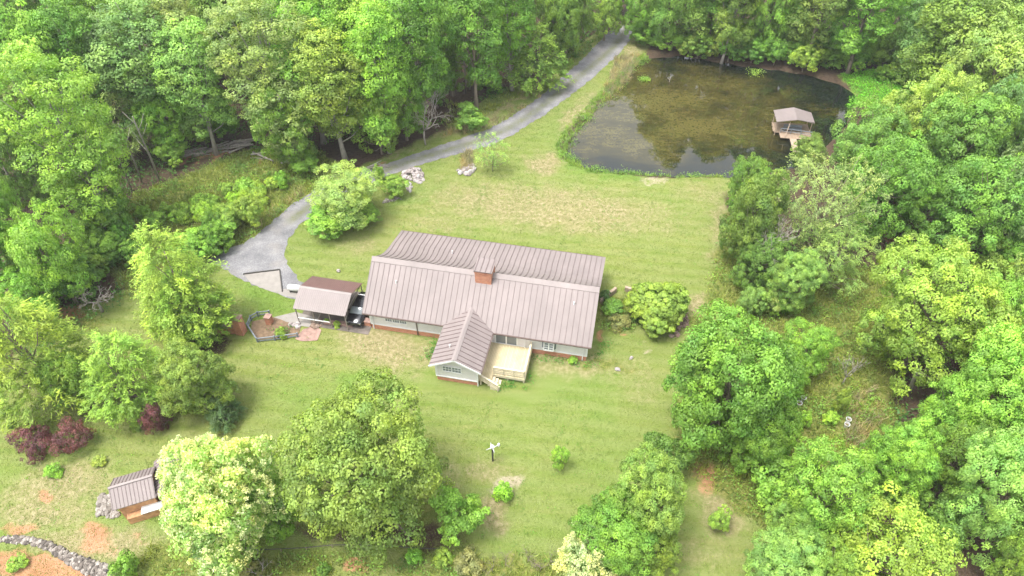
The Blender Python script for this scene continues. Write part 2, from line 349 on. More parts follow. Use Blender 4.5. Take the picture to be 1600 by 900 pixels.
c1 = np.stack([mask['dry'], mask['clay'], mask['forest'], np.ones(NG)], 1); c2 = np.stack([mask['rough'], mask['lush'], mask['sand'], np.ones(NG)], 1)

t = NT('ground'); v = t.coord(False)
a1 = t.n('ShaderNodeAttribute'); a1.attribute_name = 'm1'; a2 = t.n('ShaderNodeAttribute'); a2.attribute_name = 'm2'
s1 = t.n('ShaderNodeSeparateXYZ'); t.l(a1.outputs['Vector'], s1.inputs[0]); s2 = t.n('ShaderNodeSeparateXYZ'); t.l(a2.outputs['Vector'], s2.inputs[0])
nb = t.noise(v, .09, 5, .6); nm = t.noise(v, .45, 5, .62); nf = t.noise(v, 2.4, 5, .7); nff = t.noise(v, 9, 3, .7)
ns = t.noise(v, .55, 4, .6, (.35, 2.6, 1, R(11.5)))
comb = t.math('ADD', t.math('MULTIPLY', nm, .5), t.math('MULTIPLY', nf, .5))
grass = t.ramp(comb, [(.28, (.095, .145, .024)), (.48, (.135, .188, .036)), (.66, (.175, .215, .052))])
grass = t.mix(t.ramp(nb, [(.35, 0), (.65, .6)]), grass, (.195, .20, .06))
grass = t.mix(t.ramp(ns, [(.42, 0), (.68, .38)]), grass, (.285, .255, .11))
grass = t.mix(t.ramp(nff, [(.55, 0), (.8, .25)]), grass, (.08, .13, .02))
wv = t.n('ShaderNodeTexWave'); wv.wave_type = 'BANDS'; wv.bands_direction = 'Y'; wv.inputs['Scale'].default_value = .19; wv.inputs['Distortion'].default_value = 1.6; wv.inputs['Detail'].default_value = 3; wv.inputs['Detail Scale'].default_value = .6
mpw = t.n('ShaderNodeMapping'); mpw.inputs['Rotation'].default_value = (0, 0, R(11.5)); t.l(v, mpw.inputs['Vector']); t.l(mpw.outputs[0], wv.inputs['Vector'])
grass = t.mix(t.math('MULTIPLY', wv.outputs['Fac'], .5), grass, (.215, .235, .085))
nd = t.noise(v, .035, 3, .5); grass = t.mix(t.ramp(nd, [(.4, 0), (.6, .35)]), grass, (.10, .19, .035))
def msk(ch, lo=.35, hi=.7, amt=1.0):
    j = t.math('ADD', t.math('MULTIPLY', comb, .9), t.math('MULTIPLY', nff, .25)); x = t.math('ADD', ch, t.math('SUBTRACT', j, .57))
    o = t.n('ShaderNodeMapRange'); o.interpolation_type = 'SMOOTHSTEP'; o.inputs[1].default_value = lo; o.inputs[2].default_value = hi; o.inputs[4].default_value = amt
    t.l(x, o.inputs[0]); return o.outputs[0]
lushc = t.ramp(nf, [(.3, (.085, .155, .022)), (.7, (.15, .24, .045))])
dryc = t.ramp(nf, [(.3, (.15, .135, .06)), (.5, (.26, .215, .115)), (.7, (.38, .315, .2))])
roughc = t.ramp(nf, [(.3, (.045, .065, .014)), (.5, (.13, .155, .03)), (.7, (.27, .24, .09))])
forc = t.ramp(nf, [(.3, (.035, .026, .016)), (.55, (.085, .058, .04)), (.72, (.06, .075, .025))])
clayc = t.ramp(comb, [(.32, (.26, .12, .06)), (.6, (.42, .22, .13))])
sandc = t.ramp(nf, [(.3, (.3, .25, .17)), (.7, (.42, .355, .27))])
c = t.mix(msk(s2.outputs[1], .2, .8, .8), grass, lushc); c = t.mix(msk(s1.outputs[0], .25, .85, .85), c, dryc); c = t.mix(msk(s2.outputs[0], .3, .7, .9), c, roughc)
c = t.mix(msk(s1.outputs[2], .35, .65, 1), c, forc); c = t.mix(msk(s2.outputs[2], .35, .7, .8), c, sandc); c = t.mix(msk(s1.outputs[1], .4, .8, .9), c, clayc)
t.bump(t.math('ADD', nf, nff), .9, .12)
M['ground'] = t.base(c, 1, 0, .1)
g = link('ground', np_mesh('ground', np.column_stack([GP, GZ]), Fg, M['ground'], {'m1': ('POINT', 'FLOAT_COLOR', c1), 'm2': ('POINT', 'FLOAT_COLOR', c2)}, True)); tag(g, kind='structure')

# pond water
t = NT('pond_water'); v = t.coord(False)
n1 = t.noise(v, .11, 5, .6); n2 = t.noise(v, .8, 6, .7, (1, 2.2, 1)); n3 = t.noise(v, 3.2, 4, .7)
sep = t.n('ShaderNodeSeparateXYZ'); t.l(v, sep.inputs[0])
yy = t.math('SUBTRACT', sep.outputs[1], 92); xx = t.math('SUBTRACT', sep.outputs[0], 20)
# shallow algae shelf: an ellipse in the middle of the pond, deep clear water elsewhere
e1 = t.math('ADD', t.math('POWER', t.math('ABSOLUTE', t.math('MULTIPLY', t.math('ADD', xx, t.math('MULTIPLY', yy, .25)), 1 / 19)), 2.0), t.math('POWER', t.math('ABSOLUTE', t.math('MULTIPLY', t.math('ADD', yy, 2.5), 1 / 13)), 2.0))
alg = t.math('SUBTRACT', t.math('ADD', t.math('MULTIPLY', n1, 1.1), t.math('MULTIPLY', n2, .6)), t.math('MULTIPLY', e1, .19))
col = t.ramp(alg, [(.40, (.007, .011, .009)), (.56, (.012, .014, .007)), (.70, (.040, .035, .010)), (.9, (.080, .070, .020))])
col = t.mix(t.ramp(n3, [(.52, 0), (.60, .75)]), col, (.010, .011, .006))
t.bump(t.noise(v, 1.2, 3), .02, .05); t.base(col, .02); t.b.inputs['IOR'].default_value = 1.6
M['water'] = t.m
def cdt(poly, step, seed=0, shrink=.3, rag=0.0):
    P = [Vector(p) for p in poly]; rng = random.Random(seed); e = []
    for i in range(len(P)):
        a, b = P[i], P[(i + 1) % len(P)]; k = max(1, int((b - a).length / step))
        d = (b - a).normalized() if (b - a).length else Vector((1, 0)); nrm = Vector((-d.y, d.x))
        for j in range(k): e.append(a.lerp(b, j / k) + nrm * rng.uniform(-rag, rag))
    A = np.array(poly); xs = np.arange(A[:, 0].min(), A[:, 0].max(), step); ys = np.arange(A[:, 1].min(), A[:, 1].max(), step)
    X, Y = np.meshgrid(xs, ys); Q = np.stack([X.ravel(), Y.ravel()], 1); Q = Q[sdist(Q, A) > shrink + rag * 2]
    vs = e + [Vector(q) for q in Q]; n = len(e)
    r = delaunay_2d_cdt(vs, [(i, (i + 1) % n) for i in range(n)], [], 1, 1e-5)
    return [tuple(q) for q in r[0]], [tuple(f) for f in r[2]]
pw = [Vector(q) for q in wp(POND, -.3)]; cen = sum(pw, Vector((0, 0))) / len(pw); pw = [cen + (q - cen) * 1.06 for q in pw]
V2, F2 = cdt([tuple(q) for q in pw], 4)
me = bpy.data.meshes.new('pond'); me.from_pydata([(x, y, -.33) for x, y in V2], [], F2); me.materials.append(M['water']); o = link('pond_water', me); tag(o, kind='structure')

# gravel drive
t = NT('gravel'); v = t.coord(False); n1 = t.noise(v, .5, 5, .6); n2 = t.noise(v, 6, 4, .8); n3 = t.noise(v, 22, 2, .8)
c = t.ramp(t.math('ADD', t.math('MULTIPLY', n1, .5), t.math('MULTIPLY', n2, .5)), [(.36, (.085, .083, .085)), (.5, (.19, .185, .19)), (.62, (.31, .30, .295))])
c = t.mix(t.ramp(n3, [(.4, .7), (.6, 0)]), c, (.15, .15, .16))
n4 = t.noise(v, .33, 3, .6); c = t.mix(t.ramp(n4, [(.5, 0), (.7, .5)]), c, (.25, .225, .20))
tr_ = t.n('ShaderNodeAttribute'); tr_.attribute_name = 'mid'
midm = t.math('MULTIPLY', tr_.outputs['Fac'], t.ramp(n2, [(.36, .0), (.52, 1.0)])); c = t.mix(midm, c, (.12, .13, .055))
c = t.mix(t.math('MULTIPLY', t.ramp(t.noise(v, .8, 4, .7), [(.4, 0), (.6, .5)]), tr_.outputs['Fac']), c, (.16, .16, .17))
t.bump(t.math('ADD', n2, n3), .7, .05); M['gravel'] = t.base(c, 1, 0, .15)
V2, F2 = cdt([tuple(q) for q in ROADW], .45, 3, .2, .17)
cl = wp([(980, 45), (955, 78), (915, 112), (880, 140), (842, 170), (803, 196), (762, 216), (705, 233), (655, 248), (605, 265), (560, 282), (515, 300), (480, 325), (455, 345)])
VA = np.array(V2); dm = dist(VA, cl, False); mid = np.clip(1.5 - dm / .5, 0, 1) * np.clip((VA[:, 1] - 58) / 6, 0, 1)
zz = ground_z(VA) + .03; me = bpy.data.meshes.new('drive'); me.from_pydata([(x, y, z) for (x, y), z in zip(V2, zz)], [], F2); me.materials.append(M['gravel'])
a = me.attributes.new('mid', 'FLOAT', 'POINT'); a.data.foreach_set('value', mid.astype('f')); o = link('gravel_road', me); tag(o, kind='structure')
# concrete pad with its low dark kerb
pad = [(381, 429), (437, 421), (442, 452), (478, 450), (482, 460), (466, 466), (447, 463), (418, 454), (392, 443)]
V2, F2 = cdt([tuple(q) for q in wp(pad)], 1.0); me = bpy.data.meshes.new('pad'); me.from_pydata([(x, y, .038) for x, y in V2], [], F2); me.materials.append(M['concrete'])
o = link('concrete_pad', me); tag(o, kind='structure')
for a_, b_, lb in (((380, 428), (437, 421), 'long low dark edging beam along the back of the concrete parking pad'), ((437, 421), (441, 455), 'short low dark edging beam running towards the carport side of the parking pad')):
    e = MB().bar(G(*a_, .1), G(*b_, .1), .1, .14).build('edging_beam', M['cable']); tag(e, lb, 'edging', 'edging beams of the parking pad')

# ------------------------------------------------------------------ foliage meshes
def rdirs(rs, n):
    d = rs.normal(size=(n, 3)); return d / np.linalg.norm(d, axis=1)[:, None]
def nrmz(a): return a / (np.linalg.norm(a, axis=1)[:, None] + 1e-9)
def leaves(rs, C, N, L, W, var, name, mat, droop=None):
    "rhombic leaves at C with normals N"
    n = len(C); T = droop if droop is not None else rdirs(rs, n); T = nrmz(T - (T * N).sum(1)[:, None] * N); B = np.cross(N, T)
    L = (L * rs.uniform(.7, 1.3, n))[:, None]; W_ = (W * rs.uniform(.7, 1.3, n))[:, None]
    V = np.stack([C - T * L * .5, C + B * W_ * .5 + N * W_ * .12, C + T * L * .5, C - B * W_ * .5 + N * W_ * .12], 1).reshape(-1, 3)
    F = np.arange(4 * n).reshape(n, 4)
    return np_mesh(name, V, F, mat, {'var': ('FACE', 'FLOAT', var)})
def clump_points(rs, lobes, nc, fill=.12, low=.45, gap=.3):
    miss = 0
    lob = np.array(lobes, float); area = (lob[:, 3] * lob[:, 4] + lob[:, 5] * (lob[:, 3] + lob[:, 4])); pr = area / area.sum()
    out, outn = [], []
    ph = rs.rand(6) * 6.28
    while len(out) < nc:
        k = rs.choice(len(lob), p=pr); d = rdirs(rs, 1)[0]
        if d[2] < -.2 and rs.rand() > low: continue
        r = 1 - .22 * rs.rand() ** 2
        if rs.rand() < fill: r = rs.uniform(.35, .75)
        if len(lob) > 3 and rs.rand() < .06: r = rs.uniform(1.04, 1.14)
        r *= 1 + .16 * math.sin(3 * math.atan2(d[1], d[0]) + ph[0]) + .1 * math.sin(5 * d[2] + ph[1] + 2 * d[0])
        p = lob[k, :3] + d * lob[k, 3:] * r
        q = (p - lob[:, :3]) / lob[:, 3:]; q[k] = 9
        if len(lob) > 1 and (np.linalg.norm(q, axis=1).min() < .8) and rs.rand() > .2: continue
        if out:
            dd = np.linalg.norm(np.array(out) - p, axis=1).min()
            if dd < gap and rs.rand() > .12:
                miss += 1
                if miss < nc * 12: continue
        out.append(p); outn.append(nrmz((d / lob[k, 3:])[None])[0])
    return np.array(out), np.array(outn)
def crown_mesh(name, seed, lobes, nc, lpc, cr=.75, leaf=(.26, .18), style='broad', mat=None, flat=.62):
    rs = np.random.RandomState(seed); C, ON = clump_points(rs, lobes, nc, gap=cr * .78)
    P, Nn, Var, T = [], [], [], []
    for c, on in zip(C, ON):
        cv = np.clip(.5 + .23 * rs.normal() + .12 * on[2], 0, 1); r = cr * rs.choice([.6, .8, 1., 1.25], p=[.2, .3, .35, .15]) * rs.uniform(.9, 1.1)
        n = int(lpc * (r / cr) ** 1.6)
        if style == 'feather':
            # several drooping sprays fanning outward
            for q in range(5):
                ax = nrmz((on * np.array([1, 1, .35]) + rs.normal(size=3) * .45)[None])[0]; m = n // 5 + 1
                s = rs.rand(m); base = c - ax * r * .5
                p = base + ax * (s * r * 2.0)[:, None] + rs.normal(size=(m, 3)) * (.16 * r); p[:, 2] -= s * s * r * .45
                P.append(p); nn = nrmz(np.array([0, 0, 1.0]) + ax * .2 + rs.normal(size=(m, 3)) * .35); Nn.append(nn)
                T.append(np.tile(ax, (m, 1)) + rs.normal(size=(m, 3)) * .5); Var.append(np.clip(cv + .12 * rs.normal(size=m) + .25 * (s - .5), 0, 1))
            continue
        d = rdirs(rs, n * 2); w_ = d @ nrmz((on * .7 + np.array([0, 0, .6]))[None])[0]; d = d[w_ > -.25][:n]; m = len(d)
        p = c + d * (r * rs.uniform(.62, 1.06, m))[:, None] * np.array([1, 1, flat])
        P.append(p); Nn.append(nrmz(d * .8 + np.array([0, 0, .4]) + on * .25 + rs.normal(size=(m, 3)) * .34)); T.append(rdirs(rs, m))
        Var.append(np.clip(cv + .12 * rs.normal(size=m), 0, 1))
    P, Nn, Var, T = map(np.concatenate, (P, Nn, Var, T))
    return leaves(rs, P, Nn, leaf[0], leaf[1], Var, name, mat or M['leaf'], T), C, ON
def trunk_mesh(name, seed, H, r0, lobes, C, mat, nb=26, lean=.04, z0=.0):
    rs = np.random.RandomState(seed + 99); mb = MB(); top = max(l[2] + l[5] * .35 for l in lobes); pts = []
    lx, ly = rs.normal(size=2) * lean
    for k in range(9):
        s = k / 8; pts.append((lx * H * s + .12 * math.sin(s * 5 + seed), ly * H * s + .1 * math.cos(s * 4 + seed) - .1, top * s - .2))
    mb.tube(pts, [r0 * (1.35 if k == 0 else 1) * (1 - .82 * k / 8) for k in range(9)], 8)
    idx = rs.permutation(len(C))[:nb]
    for i in idx:
        c = C[i]; za = max(H * .12, c[2] * rs.uniform(.45, .75)); s = min(za / top, .95); a = np.array(pts[int(s * 8)])
        f = (s * 8) % 1; a = a * (1 - f) + np.array(pts[min(8, int(s * 8) + 1)]) * f
        m_ = (a + c) / 2 + np.array([0, 0, -.08 * np.linalg.norm(c - a)]) + rs.normal(size=3) * .15; rr = r0 * (.42 - .3 * s)
        mb.tube([a, m_, c], [rr, rr * .6, .025], 5)
    o = mb.build(name, mat, None, fix=False, smooth=True); me = o.data; bpy.data.objects.remove(o); return me

PROTO = {}
def proto(key, seed, H, lobes, nc, lpc, cr, leaf, r0, style='broad', bark='bark', nb=26, mat=None, flat=.62, tips=False):
    me, C, ON = crown_mesh('crown', seed, lobes, nc, lpc, cr, leaf, style, mat, flat)
    tr = trunk_mesh('trunk', seed, H, r0, lobes, C, M[bark], nb)
    lo = np.array(lobes); x = max((abs(lo[:, 0]) + lo[:, 3]).max(), (abs(lo[:, 1]) + lo[:, 4]).max()); z0 = (lo[:, 2] - lo[:, 5]).min(); z1 = (lo[:, 2] + lo[:, 5]).max()
    bl = None
    if tips:
        rs = np.random.RandomState(seed + 5); sel = np.where(ON[:, 2] > -.15)[0]; P, Nn = [], []
        for i in sel:
            for q in range(rs.randint(6, 10)):
                c = C[i] + nrmz((ON[i] * .5 + np.array([0, 0, .6]) + rs.normal(size=3) * .75)[None])[0] * cr * rs.uniform(.85, 1.15) * np.array([1, 1, flat + .15])
                n = 14; P.append(c + rdirs(rs, n) * .17 * np.array([1, 1, .8])); Nn.append(nrmz(rdirs(rs, n) + np.array([0, 0, .8])))
        P = np.concatenate(P); Nn = np.concatenate(Nn); bl = leaves(rs, P, Nn, .19, .10, np.clip(rs.normal(.6, .2, len(P)), 0, 1), 'blossom', M['blossom'])
    PROTO[key] = dict(crown=me, trunk=tr, H=z1, R=x, zc=(z0 + z1) / 2, hc=z1 - z0, blossom=bl)
def rl(seed, R0, Hc, z, n, k=.55):
    "a main lobe with n lesser lobes round it"
    rs = np.random.RandomState(seed); L = [(0, 0, z, R0 * .74, R0 * .74, Hc * .46)]
    for i in range(n):
        a = i * 6.28 / n + rs.uniform(-.4, .4); q = rs.uniform(.42, .58) * R0; zz = z + (rs.uniform(-.34, -.2) if i % 2 else rs.uniform(0, .26)) * Hc; r = R0 * rs.uniform(k - .12, k + .05)
        L.append((q * math.cos(a), q * math.sin(a), zz, r, r, Hc * rs.uniform(.2, .3)))
    return L
for i in range(4): proto('broad%d' % i, 10 + i, 11, rl(i + 1, 5.5, 8.5, 6.4, 6), 300, 92, .8, (.25, .17), .3)
proto('fine0', 30, 12, rl(31, 6.4, 9.5, 6.9, 8, .5), 480, 112, .78, (.24, .155), .38, nb=34)
proto('fine1', 31, 12, rl(35, 5.6, 10, 6.8, 8, .5), 440, 112, .74, (.24, .155), .36, nb=34)
for i in range(4):
    rs = np.random.RandomState(50 + i); L = [(0, 0, 13, 3.4, 3.4, 6.5)]
    for k in range(8):
        a = rs.rand() * 6.28; q = rs.uniform(1.6, 2.9); z = 5.5 + k * 1.75; r = rs.uniform(1.6, 2.5) * (1.05 - .03 * k); L.append((q * math.cos(a), q * math.sin(a), z, r, r, rs.uniform(1.4, 2.3)))
    proto('tall%d' % i, 60 + i, 20, L, 340, 84, .9, (.28, .19), .32, bark='pale_bark' if i % 2 else 'bark', nb=26)
proto('tallfine', 70, 22, [(0, 0, 14, 4.2, 4.2, 8), (2.4, 1, 9, 2.8, 2.8, 4), (-2.4, -1.6, 8, 3, 3, 4.5), (-1, 2, 16, 2.8, 2.8, 4), (1.2, -2, 17, 2.4, 2.4, 3.5), (0, -2.8, 11, 2.6, 2.6, 4)], 460, 84, .8, (.25, .16), .34, bark='pale_bark')
for i in range(2):
    rs = np.random.RandomState(80 + i); L = [(0, 0, 5.6, 2.6, 2.6, 5), (0, 0, 8.6, 1.5, 1.5, 2.6), (.9, .5, 3, 3, 3, 2.2), (-1.2, -.6, 3.4, 2.6, 2.6, 2.2), (.3, -1.3, 5, 2.4, 2.4, 2.4)]
    proto('feather%d' % i, 90 + i, 11, L, 230, 90, .7, (.34, .085), .25, 'feather', nb=20)
proto('cone', 95, 9, [(0, 0, 2.2, 2.6, 2.6, 1.7), (0, 0, 4.2, 2.1, 2.1, 1.8), (0, 0, 6, 1.4, 1.4, 1.6), (0, 0, 7.6, .8, .8, 1.3)], 170, 70, .6, (.28, .12), .2, 'feather', nb=14)
for i in range(3): proto('small%d' % i, 110 + i, 5, rl(115 + i, 2.5, 3.6, 2.7, 4), 110, 84, .5, (.2, .14), .12, nb=12)
for i in range(3): proto('bush%d' % i, 130 + i, 2.2, rl(135 + i, 1.35, 1.7, .95, 4), 55, 52, .36, (.19, .13), .05, nb=8)
proto('fbush', 140, 2.6, rl(141, 1.9, 2.2, 1.2, 5), 110, 70, .4, (.16, .07), .07, nb=14)
proto('round', 150, 4.2, [(0, 0, 2, 2.3, 2.3, 2.0), (0, 0, 1.9, 1.9, 1.9, 1.6)], 460, 95, .33, (.17, .12), .1, nb=10)
proto('chestnut', 160, 10.5, rl(161, 5.3, 9, 5.9, 8, .5), 360, 70, .75, (.32, .15), .36, nb=30, tips=True)
proto('flowerbush', 165, 4, rl(166, 3, 3, 2.1, 5), 120, 55, .5, (.2, .11), .1, nb=14, tips=True)
proto('airy', 170, 5.2, rl(171, 2.5, 4, 3, 5), 70, 46, .55, (.22, .08), .09, 'feather', nb=26)
proto('olive', 180, 11, rl(181, 5.2, 8.5, 6.2, 7), 380, 52, .6, (.24, .09), .3, 'feather', nb=30)

# tints of the kinds of tree (leaf reflectance)
TI = dict(mid=(.16, .29, .042), deep=(.135, .25, .042), blue=(.17, .275, .09), pale=(.28, .42, .10), lime=(.26, .40, .065), yellow=(.27, .41, .065), olive=(.25, .34, .10), fresh=(.225, .375, .055),
          dark=(.09, .15, .045), purple=(.16, .075, .08), soft=(.245, .37, .085), brown=(.22, .24, .08), emer=(.18, .315, .055), silver=(.28, .38, .13), neon=(.32, .50, .07))
rT = random.Random(5)
def tree(name, cx, cy, wpx, H, kind, tint, label, cat='tree', group=None, asp=1.0, rot=None, base=None, crown_name='crown', blossom=(.62, .65, .33)):
    p = PROTO[kind]; sz = H / p['H']; zc = p['zc'] * sz
    c = G(cx, cy, zc)
    if base: c = G(base[0], base[1], 0)
    W = wpx * depth(Vector((c.x, c.y, zc))) / FPX / 2; sx = W / (p['R'] * 1.03)
    x, y = c.x, c.y
    r = empty(name, (x, y, gz(x, y) - .05), rT.random() * 6.28 if rot is None else rot, label, cat, group); r.scale = (sx, sx * asp, sz)
    t_ = link('trunk', p['trunk'], r); k = link(crown_name, p['crown'], r)
    cc = TI[tint]; j = [rT.uniform(.9, 1.12) for _ in range(3)]; k.color = (cc[0] * j[0], cc[1] * j[1], cc[2] * j[2], 1)
    if p['blossom']:
        b = link('blossom', p['blossom'], r); b.color = (*blossom, 1)
    return r

# ------------------------------------------------------------------ the house
HL = (-14.35, 45.75, 0)
house = empty('ranch_house', HL, TH, 'long single storey house with brown metal roof, pale siding and brick footing', 'house')
def wall_poly(mb, pts, y0, y1, axis): mb.prism(pts, y0, y1, axis)
def slab_roof(parent, prof, x0, x1, th=.1, name='roof', mat=None, axis='x'):
    "thick sheet following a profile of (run, height), extruded along x"
    mb = MB(); up = [(a, b) for a, b in prof]; dn = [(a, b - th) for a, b in prof][::-1]
    n = len(prof)
    for i in range(n - 1): mb.prism([up[i], up[i + 1], dn[n - 2 - i], dn[n - 1 - i]], x0, x1, 'x')
    return mb.build(name, mat or M['roof'], parent)
# walls
mb = MB(); mb.box(.5, 21.65, .45, .6, 0, .62); mb.box(.5, .65, .6, 11.75, 0, .62); mb.box(21.5, 21.65, .6, 11.75, 0, .62); mb.box(.5, 21.65, 11.75, 11.9, 0, .62)
mb.box(8.55, 12.35, -4.42, -4.28, 0, .6); mb.box(8.55, 8.7, -4.28, .45, 0, .6); mb.box(12.2, 12.35, -4.28, .45, 0, .6)
mb.build('foundation', M['brick'], house)
prof_in = [(.48, .62), (.48, 2.75), (4.3, 5.75), (7, 3.75), (8.4, 3.3), (11.88, 2.6), (11.88, .62)]
mb = MB(); mb.box(.48, 21.67, .48, .62, .62, 2.72); mb.box(.48, 21.67, 11.74, 11.88, .62, 2.6); mb.prism(prof_in, .48, .62, 'x'); mb.prism(prof_in, 21.53, 21.67, 'x')
mb.box(8.53, 8.67, -4.4, .47, .6, 2.55); mb.box(12.23, 12.37, -4.4, .47, .6, 2.55); mb.prism([(8.53, .6), (12.37, .6), (12.37, 2.55), (10.45, 3.58), (8.53, 2.55)], -4.44, -4.3, 'y')
mb.build('wall', M['siding'], house)
mb = MB()
for x in (.42, 21.55): mb.box(x, x + .17, .43, .58, .62, 2.6)
for x in (8.47, 12.28): mb.box(x, x + .15, -4.49, -4.35, .6, 2.5)
mb.box(.44, 8.5, .435, .475, .6, .72); mb.box(12.42, 21.7, .435, .475, .6, .72); mb.box(8.5, 12.4, -4.5, -4.445, .56, .68)
mb.build('corner_board', M['white'], house)
# main roof
PROF = [(0, 2.5), (4.3, 5.95), (5.2, 5.25), (6.1, 4.62), (7, 4.15), (8.1, 3.78), (9.4, 3.48), (12.25, 2.85)]
roof = slab_roof(house, PROF, 0, 22, .12)
def rib_line(mb, pts, w=.045, h=.055):
    for a, b in zip(pts[:-1], pts[1:]): mb.bar(a, b, w, h)
ribs = MB(); k = 0
while .28 + k * .535 < 21.9:
    x = .28 + k * .535; k += 1
    a0 = 0.02
    if 8.1 < x < 12.8: a0 = 1.55 * (1 - abs(x - 10.45) / 2.35) + .03
    f = lambda n: 2.5 + n * (3.45 / 4.3)
    rib_line(ribs, [(x, a0, f(a0) + .02), (x, 4.3, 5.97)])
    j = .25 * math.exp(-((x - 3) / 3.5) ** 2) + .12 * math.exp(-((x - 15.5) / 4) ** 2)
    pr = [(x + .0, 4.3, 5.97)] + [(x + j * (1 if n_ < 8.2 else .6) * math.sin((n_ - 4.3) / 5.0 * 3.14) * .9 if n_ < 9.3 else x, n_, z + .02) for n_, z in PROF[2:]]
    rib_line(ribs, pr)
ribs.build('seam_ribs', M['rib'], roof)
mb = MB(); mb.prism([(3.93, 5.66), (4.3, 6.0), (4.62, 5.74), (4.62, 5.79), (4.3, 6.06), (3.93, 5.72)], -.03, 22.03, 'x'); mb.build('ridge_cap', M['cap'], roof)
mb = MB(); mb.bar((0, -.06, 2.44), (8.05, -.06, 2.44), .12, .1); mb.bar((12.9, -.06, 2.44), (22, -.06, 2.44), .12, .1); mb.bar((0, 12.3, 2.78), (22, 12.3, 2.78), .12, .1)
mb.build('gutter', M['gutter'], house)
for x, y in ((.72, .38), (5.2, .38), (8.45, .38), (15.8, .38), (21.3, .38)):
    MB().bar((x, -.06, 2.4), (x, y, 2.15), .08, .06).bar((x, y, 2.15), (x, y, .1), .08, .08).build('downspout', M['white'] if x > 10 or x < 1 else M['gutter'], house)
# rake boards on both gables
for x in (-.02, 21.98 + .04):
    mb = MB()
    for (a, b), (c_, d) in zip(PROF[:-1], PROF[1:]): mb.bar((x, a, b - .08), (x, c_, d - .08), .03, .2)
    mb.build('rake_trim', M['cap'], house)
# wing roof
wr = MB()
for s in (-1, 1):
    xe = 10.45 + s * 2.37
    top = [(xe, -4.95, 2.5), (10.45, -4.95, 3.75), (10.45, 1.58, 3.76), (xe, .02, 2.52)]
    wr.quad(*[(a, b, c_ + .012) for a, b, c_ in top]); wr.quad(*[(a, b, c_ - .09) for a, b, c_ in top])
    for i in range(4):
        p, q = top[i], top[(i + 1) % 4]; wr.quad((p[0], p[1], p[2] + .012), (q[0], q[1], q[2] + .012), (q[0], q[1], q[2] - .09), (p[0], p[1], p[2] - .09))
wing_roof = wr.build('wing_roof', M['roof'], house)
mb = MB()
for s in (-1, 1):
    n_ = -4.7
    while n_ < 1.4:
        x_in = 10.45 + s * .16; x_out = 10.45 + s * 2.36
        if n_ > 0: x_out = 10.45 + s * 2.37 * (1 - n_ / 1.56)
        if abs(x_out - x_in) > .2 and (x_out - x_in) * s > 0:
            z = lambda x: 3.75 - abs(x - 10.45) * 1.25 / 2.37 + .035
            mb.bar((x_in, n_, z(x_in)), (x_out, n_, z(x_out)), .06, .055)
        n_ += .52
mb.build('seam_ribs', M['rib'], wing_roof)
mb = MB(); mb.prism([(10.22, 3.70), (10.45, 3.82), (10.68, 3.70), (10.68, 3.66), (10.45, 3.77), (10.22, 3.66)], -4.98, 1.62, 'y'); mb.build('ridge_cap', M['cap'], wing_roof)
mb = MB(); mb.bar((8.06, -4.97, 2.4), (10.45, -4.97, 3.65), .04, .16); mb.bar((12.84, -4.97, 2.4), (10.45, -4.97, 3.65), .04, .16); mb.build('rake_trim', M['white'], wing_roof)
MB().bar((12.88, -4.9, 2.44), (12.88, 0, 2.44), .1, .09).build('gutter', M['gutter'], house)
MB().bar((12.75, -4.6, 2.4), (12.42, -4.55, 2.1), .08, .08).bar((12.42, -4.55, 2.1), (12.42, -4.55, .1), .08, .08).build('downspout', M['white'], house)
# chimney
ch = MB().box(10.4, 11.95, 3.45, 5.15, 3.6, 6.75).box(10.34, 12.01, 3.39, 5.21, 6.5, 6.66).build('chimney', M['brick'], house)
MB().box(10.28, 12.07, 3.33, 5.27, 6.77, 6.86).build('chimney_cap', M['roof'], ch)
mb = MB(); [mb.box(x, x + .05, 3.33, 5.27, 6.862, 6.92) for x in (10.4, 10.9, 11.4, 11.9)]; mb.build('cap_seams', M['rib'], ch)
MB().box(10.25, 12.1, 3.28, 3.44, 4.95, 5.16).build('flashing', M['cap'], ch)
for x, n_, z in ((2.8, 2.6, 4.6), (19.9, 2.9, 4.85)):
    MB().tube([(x, n_, z - .1), (x, n_, z + .3)], [.07, .06], 8).build('vent_pipe', M['white'], roof)
MB().tube([(9.6, -3.2, 3.2), (9.6, -3.2, 3.65)], [.07, .06], 8).build('vent_pipe', M['white'], wing_roof)
MB().tube([(6.6, 8.9, 3.5), (6.6, 8.9, 3.95)], [.07, .06], 8).build('vent_pipe', M['white'], roof)
# windows: centre (x), sill z, width, height, panes ; on the plane y
def window(x0, x1, z0, z1, y, panes, muntin=0):
    g = MB().box(x0, x1, y - .012, y + .05, z0, z1).build('window', M['curtain'], house)
    fr_ = MB(); w_ = .07
    fr_.box(x0 - w_, x1 + w_, y - .06, y - .015, z1, z1 + w_); fr_.box(x0 - w_, x1 + w_, y - .06, y - .015, z0 - w_, z0)
    for i in range(panes + 1): xx = x0 + (x1 - x0) * i / panes; fr_.box(xx - w_ * .6, xx + w_ * .6, y - .057, y - .015, z0 + .001, z1 - .001)
    for i in range(panes):
        for k in range(1, muntin + 1):
            xx = x0 + (x1 - x0) * (i + k / (muntin + 1)) / panes; fr_.box(xx - .015, xx + .015, y - .04, y - .016, z0, z1)
        if muntin: fr_.box(x0 + (x1 - x0) * i / panes + .05, x0 + (x1 - x0) * (i + 1) / panes - .05, y - .038, y - .017, (z0 + z1) / 2 - .015, (z0 + z1) / 2 + .015)
    fr_.build('window_frame', M['white'], g); return g
window(2.0, 4.2, 1.35, 2.05, .48, 3, 2)
window(9.15, 10.9, 1.45, 2.1, -4.44, 2, 2)
sd_ = MB().box(13.0, 15.0, .46, .5, .72, 2.4).build('sliding_door', M['glass'], house)
